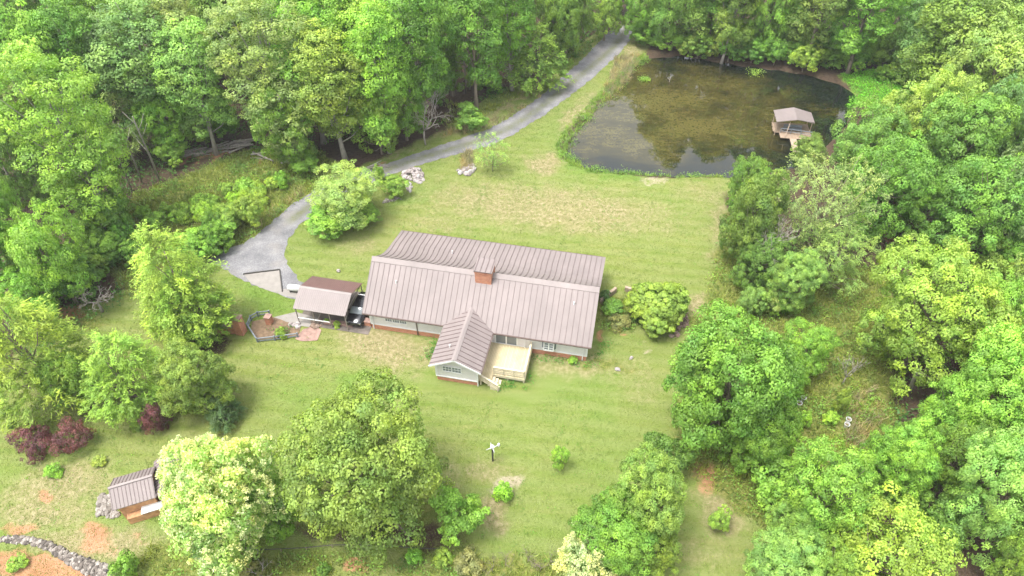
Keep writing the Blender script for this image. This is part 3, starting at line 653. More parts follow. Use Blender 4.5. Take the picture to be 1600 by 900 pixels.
mb = MB(); [mb.box(x - .06, x + .06, .41, .455, .72, 2.4) for x in (12.95, 14.0, 15.05)]; mb.box(12.89, 15.11, .41, .455, 2.4, 2.5); mb.box(12.89, 15.11, .41, .455, .64, .72); mb.build('door_frame', M['white'], sd_)
# bay window right of the deck
bw = MB(); bw.prism([(17.35, .48), (17.65, .12), (18.55, .12), (18.85, .48)], .95, 1.12, 'z'); bw.prism([(17.35, .48), (17.65, .12), (18.55, .12), (18.85, .48)], 2.05, 2.2, 'z')
for x, y in ((17.65, .12), (18.1, .12), (18.55, .12), (17.4, .43), (18.8, .43)): bw.box(x - .05, x + .05, y - .012, y + .06, 1.12, 2.05)
for z in (1.42, 1.75): bw.box(17.7, 18.5, .108, .13, z - .02, z + .02)
bwo = bw.build('bay_window', M['white'], house); MB().prism([(17.38, .47), (17.68, .15), (18.52, .15), (18.82, .47)], 1.12, 2.05, 'z').build('bay_glass', M['curtain'], bwo)
# deck with rails and steps
deck = empty('deck', HL, TH); deck.parent = house; deck.location = (0, 0, 0); deck.rotation_euler = (0, 0, 0)
mb = MB(); mb.box(12.4, 16.5, -3.35, .43, .55, .66); mb.box(12.4, 13.55, -4.3, -3.352, .55, .66); mb.build('deck_floor', M['deck'], deck)
mb = MB()
for x, y in ((12.6, -4.2), (13.45, -4.2), (16.4, -3.25), (14.9, -3.25), (13.6, -3.25), (16.4, -1.5), (16.4, .2)): mb.box(x - .07, x + .07, y - .07, y + .07, 0, .55)
mb.box(12.42, 16.48, -3.38, -3.352, .35, .64); mb.box(16.5, 16.53, -3.35, .4, .35, .64); mb.build('deck_frame', M['deck_rail'], deck)
rl_ = MB()
def rail(a, b, z0a, z0b, nposts=3, h=.95):
    a = Vector(a); b = Vector(b)
    for i in range(nposts):
        s = i / (nposts - 1); p = a.lerp(b, s); z = z0a + (z0b - z0a) * s; rl_.box(p.x - .045, p.x + .045, p.y - .045, p.y + .045, z, z + h)
    A = lambda h_: (a.x, a.y, z0a + h_); B = lambda h_: (b.x, b.y, z0b + h_)
    rl_.bar(A(h + .03), B(h + .03), .18, .045)
    for q in (.2, .42, .64, .84): rl_.bar(A(q), B(q), .04, .11)
rail((13.62, -3.3), (16.42, -3.3), .66, .66, 4); rail((16.44, -3.22), (16.44, .3), .66, .66, 4); rl_.build('deck_rail', M['deck_rail'], deck)
rl_ = MB(); rail((12.45, -4.25), (14.3, -4.75), .62, .1, 3, .85); rl_.build('stair_rail', M['deck_rail'], deck)
st = MB()
for i in range(3): st.box(13.553 + i * .28, 13.83 + i * .28, -4.62, -3.45, .0, .46 - i * .16)
st.build('step', M['deck_rail'], deck)

# ------------------------------------------------------------------ carport and the car in it
CPo = empty('carport', HL, TH, 'open carport with ribbed red-brown metal roof on posts left of the house', 'carport')
cprof = [(-.45, 2.15), (1.68, 3.15), (4.25, 2.15)]
mb = MB(); mb.prism([(-.45, 2.15), (1.68, 3.15), (1.68, 3.09), (-.45, 2.09)], -7.0, -1.62, 'x'); r1 = mb.build('roof', M['roof'], CPo)
mb = MB(); mb.prism([(1.682, 3.15), (4.25, 2.15), (4.25, 2.09), (1.682, 3.09)], -7.0, -1.62, 'x'); r2 = mb.build('roof', M['shaded_red_roof'], CPo); r2['label'] = 'rear slope of the carport roof, redder with its shade in the colour'  # same roof facing away; its darker, redder shade is put into the colour
for rr, pr in ((r1, cprof[:2]), (r2, cprof[1:])):
    mb = MB(); x = -6.93
    while x < -1.65: mb.bar((x, pr[0][0], pr[0][1] + .012), (x, pr[1][0], pr[1][1] + .012), .045, .035); x += .2
    mb.build('roof_ribs', M['rib'] if rr is r2 else M['cap'], rr)
MB().prism([(1.5, 3.1), (1.68, 3.2), (1.86, 3.1), (1.68, 3.17)], -7.03, -1.6, 'x').build('ridge_cap', M['cap'], CPo)
for x in (-6.85, -5.1, -3.4, -1.75):
    for y, h in ((-.3, 2.15), (4.1, 2.15)): MB().box(x - .04, x + .04, y - .04, y + .04, 0, h).build('post', M['steel'], CPo)
mb = MB(); mb.bar((-6.9, -.3, 2.1), (-1.7, -.3, 2.1), .06, .09); mb.bar((-6.9, 4.1, 2.1), (-1.7, 4.1, 2.1), .06, .09)
for x in (-6.85, -1.75): mb.bar((x, -.3, 2.1), (x, 4.1, 2.1), .06, .08); mb.bar((x, -.3, 2.12), (x, 1.68, 3.05), .05, .08); mb.bar((x, 4.1, 2.12), (x, 1.68, 3.05), .05, .08)
mb.bar((-1.72, -.28, 1.5), (-1.72, .5, 2.1), .04, .05); mb.bar((-5.1, -.3, .1), (-4.2, -.3, 2.0), .04, .04); mb.build('frame', M['steel'], CPo)
MB().bar((-6.8, -.34, .8), (-3.5, -.34, .8), .07, .08).build('rail', M['white'], CPo)
MB().bar((-1.6, 2.9, 1.9), (.35, 2.9, 1.9), .06, .08).build('tie_beam', M['white'], CPo)
mb = MB(); mb.box(-7.1, .4, -.5, 5.0, .012, .034); o = mb.build('carport_floor', simple('dark_floor', (.12, .10, .085), .95, 0, .45, .8, .3)); o.location = HL; o.rotation_euler = (0, 0, TH); tag(o, kind='structure')

car = empty('parked_car', HR(-1.25, 2.15, .05), TH, 'glossy black car with its front under the right side of the carport', 'car')
def loft(mb, secs):
    "secs: list of (y, [(x,z)...]) closed rings of equal length"
    i0 = len(mb.v); n = len(secs[0][1])
    for y, ring in secs: mb.v += [(x, y, z) for x, z in ring]
    for k in range(len(secs) - 1):
        for j in range(n): mb.f.append((i0 + k * n + j, i0 + k * n + (j + 1) % n, i0 + (k + 1) * n + (j + 1) % n, i0 + (k + 1) * n + j))
    mb.f.append(tuple(i0 + j for j in range(n))); mb.f.append(tuple(i0 + (len(secs) - 1) * n + j for j in range(n))[::-1])
def ring(wd, z0, z1): return [(-wd, z0 + .1), (-wd * .94, z0), (wd * .94, z0), (wd, z0 + .1), (wd, z1 - .16), (wd * .88, z1 - .02), (wd * .4, z1 + .02), (-wd * .4, z1 + .02), (-wd * .88, z1 - .02), (-wd, z1 - .16)]
mb = MB(); loft(mb, [(-2.15, ring(.66, .35, .68)), (-2.05, ring(.8, .26, .8)), (-1.2, ring(.86, .22, .92)), (0, ring(.87, .22, .95)), (1.3, ring(.86, .22, .97)), (2.0, ring(.8, .26, .95)), (2.15, ring(.7, .35, .85))])
cb_ = mb.build('body', M['black_paint'], car, smooth=True)
mb = MB(); loft(mb, [(-1.05, ring(.76, .85, 1.0)), (-.45, ring(.68, .85, 1.38)), (.6, ring(.68, .85, 1.43)), (1.35, ring(.66, .85, 1.36)), (1.8, ring(.7, .85, 1.02))]); mb.build('cabin_glass', M['glass'], car, smooth=True)
mb = MB(); loft(mb, [(-.5, [(-.6, 1.38), (.6, 1.38), (.56, 1.42), (-.56, 1.42)]), (.5, [(-.6, 1.43), (.6, 1.43), (.56, 1.47), (-.56, 1.47)]), (1.35, [(-.58, 1.37), (.58, 1.37), (.54, 1.41), (-.54, 1.41)])]); mb.build('car_roof', M['black_paint'], car)
for x in (-.78, .78):
    for y in (-1.35, 1.35):
        wl = MB().tube([(x - .11, y, .32), (x + .11, y, .32)], .32, 16).build('wheel', M['rubber'], car); MB().tube([(x - .12, y, .32), (x + .12, y, .32)], .2, 12).build('rim', M['chrome'], wl)
for x in (-.62, .62): MB().box(x - .13, x + .13, -2.12, -1.98, .62, .74).build('headlight', M['chrome'], car); MB().box(x - .12, x + .12, 2.03, 2.16, .66, .8).build('tail_light', M['lamp'], car)
for x in (-.93, .93): MB().box(x - .08, x + .08, -.75, -.6, .92, 1.05).build('mirror', M['black_paint'], car)
MB().box(-.26, .26, 2.14, 2.18, .5, .62).build('number_plate', M['white'], car)
# white rounded boat-like tank by the concrete
tk = empty('white_tank', G(461, 455, .05), R(-8), 'rounded white tank lying half under the left end of the carport roof', 'tank')
MB().tube([(-.75, 0, .5), (-.66, 0, .5), (-.45, 0, .5), (.5, 0, .5), (.7, 0, .5), (.78, 0, .5)], [.06, .26, .36, .36, .26, .06], 14).build('tank_body', M['plastic_white'], tk, smooth=True)
for x in (-.4, .4): MB().box(x - .05, x + .05, -.25, .25, 0, .2).build('foot', M['cable'], tk)
# low brick retaining wall pieces between carport and house
def brick_wall(pts, h, wd, lb, name='brick_wall', mat=None, cap=True):
    r = empty(name, G(*pts[0], 0), 0, lb, 'wall'); o = r.location
    mb = MB(); mc = MB()
    for a, b in zip(pts[:-1], pts[1:]):
        A = G(*a) - o; B = G(*b) - o; mb.bar(A + Vector((0, 0, h / 2 - .05)), B + Vector((0, 0, h / 2 - .05)), wd, h + .1)
        mc.bar(A + Vector((0, 0, h + .03)), B + Vector((0, 0, h + .03)), wd + .08, .06)
    mb.build('wall_body', mat or M['brick'], r)
    if cap: mc.build('coping', M['flagstone'], r)
    return r
brick_wall([(553, 502), (581, 508)], .55, .5, 'low brick wall joining the left front corner of the house')
brick_wall([(507, 505), (540, 508), (552, 510)], .22, .4, 'low stone kerb wall along the front of the carport', 'stone_wall', M['flagstone'])
# retaining wall and flower bed left
brick_wall([(333, 520), (370, 519)], .9, .5, 'low red brick retaining wall beside the tall brick pillar')
def pillar(px, py, w_, h, lb):
    r = empty('brick_pillar', G(px, py), TH, lb, 'pillar'); MB().box(-w_ / 2, w_ / 2, -w_ / 2, w_ / 2, -.1, h).build('pillar_body', M['brick'], r)
    MB().box(-w_ / 2 - .05, w_ / 2 + .05, -w_ / 2 - .05, w_ / 2 + .05, h, h + .09).build('pillar_cap', M['flagstone'], r)
pillar(378, 520, .78, 2.1, 'tall square red brick pillar left of the fenced garden bed')
pillar(422, 505, .55, .95, 'short brick pillar at the back of the fenced garden bed')
fz = empty('rail_fence', G(392, 520), 0, 'low grey rail fence round the small garden bed', 'fence'); o0 = fz.location
fp = [(393, 500), (388, 512), (403, 535), (430, 532), (466, 527)]; fb = [(393, 500), (404, 494), (422, 492), (424, 500)]
for i, (a, b) in enumerate(list(zip(fp[:-1], fp[1:])) + list(zip(fb[:-2], fb[1:-1]))):
    A = G(*a) - o0; B = G(*b) - o0
    mb = MB(); mb.bar(A + Vector((0, 0, .55)), B + Vector((0, 0, .55)), .09, .09); mb.bar(A + Vector((0, 0, .2)), B + Vector((0, 0, .2)), .07, .1); mb.build('rail', M['grey_rail'], fz)
for a in fp + fb[1:3]:
    A = G(*a) - o0; MB().box(A.x - .06, A.x + .06, A.y - .06, A.y + .06, -.05, .66).build('fence_post', M['grey_rail'], fz)
def sheet(name, poly, mat, z=.03, step=.6, rag=.04, kind='structure', rock=False, bump=0.0):
    V2, F2 = cdt([tuple(q) for q in wp(poly)], step, 5, .15, rag); z0 = ground_z(np.array(V2)); rg = random.Random(len(V2))
    me = bpy.data.meshes.new(name); me.from_pydata([(x, y, zz_ + z + rg.uniform(0, bump)) for (x, y), zz_ in zip(V2, z0)], [], F2); me.materials.append(mat); return tag(link(name, me), kind=kind)
sheet('garden_bed', [(394, 503), (425, 496), (470, 510), (466, 525), (405, 532), (392, 514)], M['soil'], .03, .5, .05, bump=.06)
sheet('stone_patio', [(428, 496), (462, 488), (500, 498), (505, 504), (497, 512), (470, 510), (440, 503)], M['concrete'], .036)
sheet('flagstone_path', [(474, 515), (492, 509), (502, 516), (496, 532), (470, 534), (461, 530)], M['flagstone'], .05)

# ------------------------------------------------------------------ garden shed lower left
sa = math.atan2(28.06 - 26.96, -27.79 + 30.7); shed = empty('garden_shed', (-30.6, 26.95, 0), sa, 'small brown metal roofed shed behind the pale blossoming tree', 'shed')
def gable(parent, x0, x1, y0, y1, ze, zr, mat, ribstep=.27, nm='roof'):
    ym = (y0 + y1) / 2; r = slab_roof(parent, [(y0, ze), (ym, zr), (y1, ze)], x0, x1, .07, nm, mat); mb = MB(); x = x0 + .06
    while x < x1: mb.bar((x, y0, ze + .012), (x, ym, zr + .012), .045, .04); mb.bar((x, ym, zr + .012), (x, y1, ze + .012), .045, .04); x += ribstep
    mb.build('seam_ribs', M['rib'], r); MB().bar((x0 - .02, ym, zr + .03), (x1 + .02, ym, zr + .03), .2, .05).build('ridge_cap', M['cap'], r)
gable(shed, 0, 3.1, -1.45, 1.45, 2.0, 2.85, M['roof'])
mb = MB(); mb.box(.3, 2.9, -1.2, -1.1, 0, 2.05); mb.box(.3, .4, -1.1, 1.15, 0, 2.05); mb.box(2.8, 2.9, -1.1, 1.15, 0, 2.05); mb.box(.3, 2.9, 1.15, 1.25, 0, 2.05); mb.build('wall', M['wood_orange'], shed)
MB().box(.6, 4.6, -1.75, -1.25, .0, .75).build('wood_bench', M['wood_orange'], shed)
MB().box(1.7, 3.2, -1.85, -1.2, .95, 1.02).build('counter_top', M['white'], shed)
for x in (1.75, 3.1): MB().box(x, x + .06, -1.8, -1.74, .75, .95).build('counter_leg', M['timber'], shed)
wx = empty('shed_wing', (4.1, .55, 0), R(90)); wx.parent = shed
gable(wx, -1.9, 1.5, -1.2, 1.2, 1.85, 2.6, M['roof'])
mb = MB(); mb.box(-1.6, 1.3, -1.0, -.9, 0, 1.88); mb.box(-1.6, 1.3, .9, 1.0, 0, 1.88); mb.prism([(-1.0, 0), (1.0, 0), (1.0, 1.88), (0, 2.48), (-1.0, 1.88)], -1.7, -1.6, 'x'); mb.build('wall', M['wood_orange'], wx)

# ------------------------------------------------------------------ boat house on the pond
bh = empty('boat_dock', (38.3, 83.2, 0), R(-8), 'small roofed wooden dock standing in the pond', 'dock'); bh.scale = (.93, .93, .93)
mb = MB()
for s in (-1, 1):
    xe = s * 2.7
    q = [(0, -1.75, 2.6), (xe, -1.6 if s < 0 else -1.1, 1.95), (xe, 1.75, 1.95), (0, 1.8, 2.6)]
    mb.quad(*q); mb.quad(*[(a, b, c_ - .09) for a, b, c_ in q])
    for i in range(4): p_, q_ = q[i], q[(i + 1) % 4]; mb.quad(p_, q_, (q_[0], q_[1], q_[2] - .09), (p_[0], p_[1], p_[2] - .09))
dr = mb.build('roof', M['roof'], bh); mb = MB()
for k in range(9):
    y = -1.5 + k * .37
    for s in (-1, 1): mb.bar((0, y, 2.615), (s * 2.65, y, 1.975), .03, .025)
mb.build('roof_seams', M['cap'], dr)
for x in (-2.45, 2.45):
    for y in (-1.35 if x < 0 else -.9, 1.3): MB().box(x - .06, x + .06, y - .06, y + .06, -1.3, 2.0).build('post', M['timber'], bh)
mb = MB(); mb.box(-2.6, 2.6, -1.45, 1.4, .1, .2); mb.box(-2.75, -1.4, -1.35, -.2, .204, .27); mb.box(-1.9, 2.6, -2.9, -1.452, .1, .2); mb.build('deck_floor', M['dock'], bh)
MB().box(-.6, .35, -6.6, -2.903, .08, .18).build('walkway', M['timber'], bh)
mb = MB(); mb.bar((-1.8, -1.6, .95), (2.5, -2.1, .95), .06, .1); mb.bar((-1.8, -1.6, .55), (2.5, -2.1, .55), .05, .08)
for s in (0, .33, .66, 1): x = -1.8 + 4.3 * s; y = -1.6 - .5 * s; mb.box(x - .04, x + .04, y - .04, y + .04, .2, 1.0)
mb.build('railing', M['grey_rail'], bh)
mb = MB(); mb.box(-1.3, 1.3, -1.1, -.65, .55, .62); mb.bar((-1.3, -.62, .9), (1.3, -.62, .9), .05, .4)
for x in (-1.2, 1.2): mb.box(x - .04, x + .04, -1.05, -.7, .2, .55)
mb.build('bench', M['grey_rail'], bh)
MB().bar((-1.3, -2.8, .2), (-.75, -1.45, 1.95), .09, .09).build('brace', M['timber'], bh)
# ------------------------------------------------------------------ trees, one by one
# name, crown centre in the photo (x, y), crown width, height in metres, kind, tint, label
TREES = [
 # lower left and front
 ('chestnut_tree', 346, 782, 192, 11, 'chestnut', 'pale', 'large round tree covered in creamy blossom beside the small shed'),
 ('oak_tree', 572, 728, 280, 13, 'fine0', 'emer', 'biggest full green tree in front of the house, right of the blossoming tree'),
 ('leafy_tree', 425, 790, 90, 6, 'broad2', 'mid', 'smaller green tree wedged between the blossoming tree and the big green tree'),
 ('round_leaf_tree', 712, 800, 96, 5, 'small1', 'fresh', 'small bright green tree at the lower right foot of the biggest green tree'),
 ('lawn_sapling', 874, 714, 28, 2.8, 'small0', 'neon', 'thin young sapling with a pale stem alone on the lower lawn'),
 ('lawn_shrub', 787, 766, 32, 1.7, 'bush0', 'neon', 'small lime green shrub on the lawn next to the bare tan patch'),
 ('young_tree', 1125, 812, 40, 2.6, 'small2', 'neon', 'young lime green tree on the grass at the lower right of the lawn'),
 ('low_shrub', 647, 870, 26, 1.4, 'bush1', 'fresh', 'bright bush on the pipe rail at the bottom edge'),
 ('low_shrub', 695, 872, 34, 1.2, 'bush2', 'lime', 'low yellowish bush at the right end of the pipe rail'),
 ('low_shrub', 730, 880, 50, 1.3, 'bush0', 'brown', 'low brownish green bush right of the pipe rail'),
 ('low_shrub', 505, 890, 22, .9, 'bush1', 'deep', 'tiny dark bush at the bottom edge under the big green tree'),
 ('low_shrub', 195, 888, 50, 2.2, 'bush2', 'fresh', 'bright green bush at the right end of the rubble wall'),
 ('low_shrub', 370, 895, 70, 1.6, 'bush0', 'brown', 'olive bush at the bottom edge under the blossoming tree'),
 ('weed_clump', 25, 880, 30, .8, 'bush1', 'fresh', 'small green clump on the red clay in the lower left corner'),
 ('weed_clump', 80, 734, 30, .9, 'bush2', 'yellow', 'yellow flowering weed clump below the two purple bushes'),
 ('weed_clump', 153, 720, 22, .7, 'bush1', 'yellow', 'small yellowish weed clump up the slope from the shed'),
 ('weed_clump', 16, 661, 16, .9, 'bush0', 'deep', 'tiny dark green bush above the purple bushes at the left edge'),
 ('purple_bush', 50, 687, 64, 3.0, 'fbush', 'purple', 'left one of the joined pair of purple leaved bushes'),
 ('purple_bush', 110, 682, 62, 2.8, 'fbush', 'purple', 'right one of the joined pair of purple leaved bushes'),
 ('purple_tree', 241, 651, 48, 3.2, 'fbush', 'purple', 'single dark purple bush below the row of green trees'),
 ('low_shrub', 216, 662, 26, 1.2, 'bush0', 'mid', 'small green bush touching the single dark purple bush'),
 ('cedar_bush', 345, 640, 46, 3.4, 'cone', 'dark', 'dark green conical evergreen at the right end of the row of trees'),
 ('feathery_tree', 268, 440, 135, 13, 'feather0', 'lime', 'tall feathery yellow green tree left of the brick pillar'),
 ('feathery_tree', 292, 478, 120, 8, 'feather1', 'fresh', 'lower feathery half crown leaning right beside the brick pillar'),
 ('feathery_tree', 40, 545, 170, 13, 'feather1', 'fresh', 'large feathery green tree cut by the left edge of the picture'),
 ('feathery_tree', 195, 580, 135, 9, 'feather0', 'fresh', 'feathery green tree in the middle of the left row'),
 ('leafy_tree', 108, 590, 90, 7, 'broad1', 'mid', 'darker green tree between two feathery trees at the left'),
 ('leafy_tree', 300, 592, 112, 7.5, 'fine1', 'emer', 'rounded bluish green tree at the right of the left row'),
 ('leafy_tree', 40, 470, 90, 7, 'broad0', 'fresh', 'bright green tree at the left edge above the big feathery tree'),
 # shrubs by the house and drive
 ('round_shrub', 1030, 478, 84, 4.4, 'round', 'fresh', 'dense round bright green shrub right of the house'),
 ('garden_bush', 438, 520, 20, 1.1, 'bush0', 'fresh', 'bright green bush growing in the fenced garden bed'),
 ('garden_bush', 510, 501, 9, .5, 'bush1', 'fresh', 'smaller green tuft on the kerb in front of the carport'),
 ('garden_bush', 527, 506, 13, .7, 'bush2', 'lime', 'bigger green tuft on the kerb in front of the carport'),
 ('garden_bush', 958, 478, 34, 1.2, 'bush1', 'mid', 'low bush against the right end of the house'),
 ('garden_bush', 968, 503, 40, 1.0, 'bush2', 'brown', 'olive low bush in the bed between house and round shrub'),
 ('garden_bush', 945, 462, 20, 1.3, 'bush0', 'dark', 'dark bush behind the right gable of the house'),
 ('garden_bush', 896, 562, 16, .7, 'bush1', 'fresh', 'small weedy bush at the front right wall of the house'),
 ('drive_tree', 540, 305, 118, 6.4, 'broad3', 'pale', 'pale green tree in the crook of the drive behind the house'),
 ('drive_tree', 512, 345, 76, 3.0, 'small0', 'fresh', 'low bushy green growth at the lower left foot of the pale tree by the drive'),
 ('drive_tree', 570, 335, 60, 2.4, 'small2', 'mid', 'low bushy green growth at the lower right foot of the pale tree by the drive'),
 ('round_bush', 615, 288, 50, 2.8, 'small2', 'fresh', 'round green bush next to the rock heap by the drive'),
 ('round_bush', 592, 270, 18, 2.2, 'bush0', 'fresh', 'small upright bush between drive and round green bush'),
 ('willow_tree', 769, 236, 58, 5, 'airy', 'soft', 'thin airy young willow beside the drive'),
 ('willow_tree', 735, 183, 58, 3.5, 'small1', 'emer', 'bright drooping bush at the wood edge above the drive'),
 ('cone_tree', 838, 84, 76, 10.5, 'cone', 'emer', 'conical light green tree standing forward of the woods above the drive'),
 ('round_bush', 768, 128, 46, 2.4, 'bush2', 'mid', 'low round bush below the trunks at the wood edge above the drive'),
 ('round_bush', 742, 112, 26, 4.6, 'small0', 'lime', 'small lime green tree against the dark trunks above the drive'),
 ('round_bush', 475, 254, 50, 2.6, 'small0', 'fresh', 'rounded bright bush at the wood edge left of the pale drive tree'),
 ('round_bush', 266, 240, 50, 3.0, 'small1', 'fresh', 'bright bush at the left end of the long branch pile'),
 # right side, near
 ('maple_tree', 1142, 600, 205, 13.5, 'fine1', 'mid', 'large dense green tree right of the lawn, level with the deck'),
 ('maple_tree', 1190, 680, 120, 8, 'fine0', 'deep', 'darker green crown at the lower right of the large dense tree'),
 ('dark_shrub', 1040, 708, 84, 4.2, 'small1', 'deep', 'dark blue green shrub on the lawn edge behind the paired light trees'),
 ('leafy_tree', 1012, 790, 130, 10, 'fine0', 'soft', 'pale topped tree at the lower centre right of the lawn'),
 ('leafy_tree', 965, 838, 140, 7, 'fine1', 'mid', 'darker green tree just below and left of the pale topped tree'),
 ('leafy_tree', 1025, 860, 90, 6, 'broad1', 'mid', 'green crown at the bottom edge below the pale topped tree'),
 ('flowering_bush', 920, 876, 105, 4.4, 'flowerbush', 'silver', 'silvery white flowering bush at the bottom edge of the lawn'),
 ('weeping_shrub', 1212, 742, 112, 4.4, 'small2', 'lime', 'spreading lime green shrub below the large dense tree'),
 ('leafy_tree', 1292, 770, 145, 9.5, 'broad0', 'fresh', 'rounded bright green tree in the middle of the lower right group'),
 ('leafy_tree', 1238, 812, 80, 5, 'broad1', 'soft', 'small pale tree at the left foot of the lower right group'),
 ('leafy_tree', 1408, 724, 112, 8.5, 'fine1', 'fresh', 'upright green tree left of the dark gap at the lower right'),
 ('leafy_tree', 1385, 868, 180, 9, 'broad2', 'lime', 'yellow green tree at the bottom edge of the lower right group'),
 ('leafy_tree', 1300, 892, 90, 7, 'broad1', 'lime', 'yellow green tree crown left of the one at the bottom edge'),
 ('leafy_tree', 1230, 888, 140, 7, 'fine0', 'soft', 'light green tree at the bottom edge, left end of the lower right group'),
 ('leafy_tree', 1455, 495, 215, 13, 'fine0', 'lime', 'big yellow green tree on the right beyond the rough meadow'),
 ('leafy_tree', 1560, 500, 110, 11, 'broad3', 'lime', 'yellow green tree right behind the big yellow green tree'),
 ('leafy_tree', 1570, 620, 170, 13, 'fine1', 'lime', 'tall light tree at the right edge below the big yellow green tree'),
 ('leafy_tree', 1505, 645, 112, 9, 'broad2', 'lime', 'lime green tree spreading over the meadow edge at the right'),
 ('leafy_tree', 1500, 720, 120, 9, 'broad0', 'mid', 'mid green tree above the dark gap at the lower right'),
 ('leafy_tree', 1560, 775, 160, 12, 'fine0', 'pale', 'pale olive green tree at the right edge above the fallen limb'),
 ('leafy_tree', 1600, 880, 90, 8, 'broad0', 'fresh', 'green crown in the lower right corner'),
 ('leafy_tree', 1470, 820, 90, 4.5, 'small2', 'deep', 'low dark undergrowth tree beside the fallen limb'),
 ('leafy_tree', 1262, 540, 92, 6, 'broad1', 'fresh', 'light tree right of the large dense tree, in the rough meadow'),
 ('leafy_tree', 1238, 585, 66, 4.5, 'broad3', 'mid', 'lower green tree right of the large dense tree'),
 ('meadow_sapling', 1258, 655, 24, 1.7, 'bush0', 'neon', 'yellowish bush between the two white pots on the left of the meadow'),
 ('meadow_sapling', 1300, 653, 24, 1.4, 'bush1', 'neon', 'yellow green low bush left of the white pot pair'),
 ('meadow_sapling', 1316, 626, 24, 3.0, 'small0', 'yellow', 'thin yellow sapling just above the white pot pair'),
 ('meadow_sapling', 1236, 650, 22, 1.5, 'bush2', 'fresh', 'green bush left of the leftmost white pot'),
 ('meadow_sapling', 1385, 408, 34, 3, 'small1', 'yellow', 'yellow leaved bush beside the brown bare ground at the right'),
 ('olive_tree', 1283, 325, 150, 13, 'olive', 'olive', 'pale olive tree, its fine leaves greyer than its neighbours'),
 ('olive_tree', 1305, 395, 120, 8, 'olive', 'olive', 'lower pale olive tree below the taller pale olive one'),
 ('dark_tree', 1178, 345, 100, 12, 'fine1', 'deep', 'dark green tree on the right edge of the back lawn'),
 ('dark_tree', 1190, 405, 90, 7, 'broad2', 'deep', 'lower dark green tree at the right edge of the back lawn'),
 ('leafy_tree', 1240, 440, 90, 7, 'fine0', 'soft', 'soft green tree below the pale olive trees at the lawn edge'),
 ('leafy_tree', 1168, 290, 70, 8, 'broad3', 'mid', 'green tree at the near right corner of the pond'),
 # right wood
 ('wood_tree', 1362, 236, 135, 12, 'broad0', 'emer', 'bluish green tree right of the roofed dock'),
 ('wood_tree', 1266, 236, 60, 5, 'broad1', 'emer', 'green tree overhanging the dock walkway'),
 ('wood_tree', 1442, 205, 150, 14, 'fine0', 'soft', 'big soft green tree right of the marshy end of the pond'),
 ('wood_tree', 1385, 290, 130, 12, 'broad2', 'mid', 'green tree above the brown bare ground at the right'),
 ('wood_tree', 1490, 235, 150, 14, 'fine1', 'mid', 'green tree in the middle of the right hand wood'),
 ('wood_tree', 1540, 120, 170, 17, 'broad3', 'soft', 'tall light green tree in the upper right of the wood'),
 ('wood_tree', 1590, 200, 110, 14, 'broad0', 'mid', 'green tree cut by the right edge above the middle of the wood'),
 ('wood_tree', 1540, 320, 160, 13, 'broad1', 'emer', 'bright bluish green tree at the right edge behind the big yellow green tree'),
 ('wood_tree', 1450, 330, 90, 8, 'broad3', 'emer', 'small bluish tree left of the bright bluish one at the right'),
 ('wood_tree', 1600, 400, 100, 6, 'broad2', 'mid', 'low green tree at the right edge above the big yellow green tree'),
 ('wood_tree', 1500, 60, 150, 19, 'tall1', 'mid', 'tall mid green tree at the top right beyond the marsh'),
 ('wood_tree', 1580, 40, 140, 20, 'tall2', 'emer', 'tall tree in the top right corner'),
 ('wood_tree', 1470, 108, 90, 9, 'broad1', 'mid', 'green tree behind the marsh at the right end of the pond'),
 # far bank wood
 ('far_tree', 1035, 22, 100, 15, 'broad0', 'emer', 'full bluish green tree at the upper left corner of the pond'),
 ('far_tree', 1110, 8, 90, 17, 'tall0', 'mid', 'tall tree behind the upper left shore of the pond'),
 ('far_tree', 1150, -5, 70, 17, 'tall3', 'emer', 'narrow tree behind the far shore, left of the light green one'),
 ('far_tree', 1210, 5, 74, 15, 'broad2', 'lime', 'light yellow green tree above the middle of the far shore'),
 ('far_tree', 1290, 0, 90, 18, 'tall2', 'emer', 'tall bluish tree with a pale trunk above the far shore'),
 ('far_tree', 1365, 0, 100, 19, 'tall0', 'fresh', 'tall green tree right of the pale trunk above the far shore'),
 ('far_tree', 1430, 15, 90, 14, 'broad3', 'fresh', 'green tree at the top behind the marsh'),
 ('far_tree', 985, -6, 90, 15, 'tall1', 'mid', 'green tree hanging over the far end of the drive'),
 # upper left wood, front row
 ('wood_tree', 98, 175, 165, 22, 'tallfine', 'lime', 'tallest pale yellow green tree in the left wood'),
 ('wood_tree', 60, 110, 110, 22, 'tall0', 'lime', 'second pale yellow green tree behind the tallest one at the left'),
 ('wood_tree', 72, 395, 130, 12, 'broad1', 'lime', 'yellowish tree with reddish tips at the left above the bare grey tree'),
 ('wood_tree', 10, 360, 90, 12, 'broad0', 'deep', 'dark green tree at the left edge'),
 ('wood_tree', 145, 285, 90, 9, 'broad2', 'mid', 'green understorey tree at the foot of the tallest pale tree'),
 ('wood_tree', 225, 110, 140, 19, 'tall1', 'blue', 'large greyish blue green tree in the left wood'),
 ('wood_tree', 290, 90, 100, 18, 'tall2', 'olive', 'grey olive tree right of the greyish blue one in the left wood'),
 ('wood_tree', 175, 170, 100, 14, 'feather0', 'olive', 'thin feathery olive tree between the tallest pale tree and the blue green one'),
 ('wood_tree', 250, 190, 90, 9, 'broad3', 'fresh', 'bright understorey tree in the dark of the left wood'),
 ('wood_tree', 305, 180, 80, 8, 'broad0', 'fresh', 'bright understorey tree above the long branch pile'),
 ('wood_tree', 415, 105, 160, 21, 'tallfine', 'soft', 'broad light green tree in the middle of the upper left wood'),
 ('wood_tree', 435, 185, 110, 12, 'broad1', 'mid', 'green tree with a pale trunk right of the branch pile'),
 ('wood_tree', 520, 160, 120, 17, 'tall3', 'fresh', 'bright green tree just left of the dead twiggy tree by the drive'),
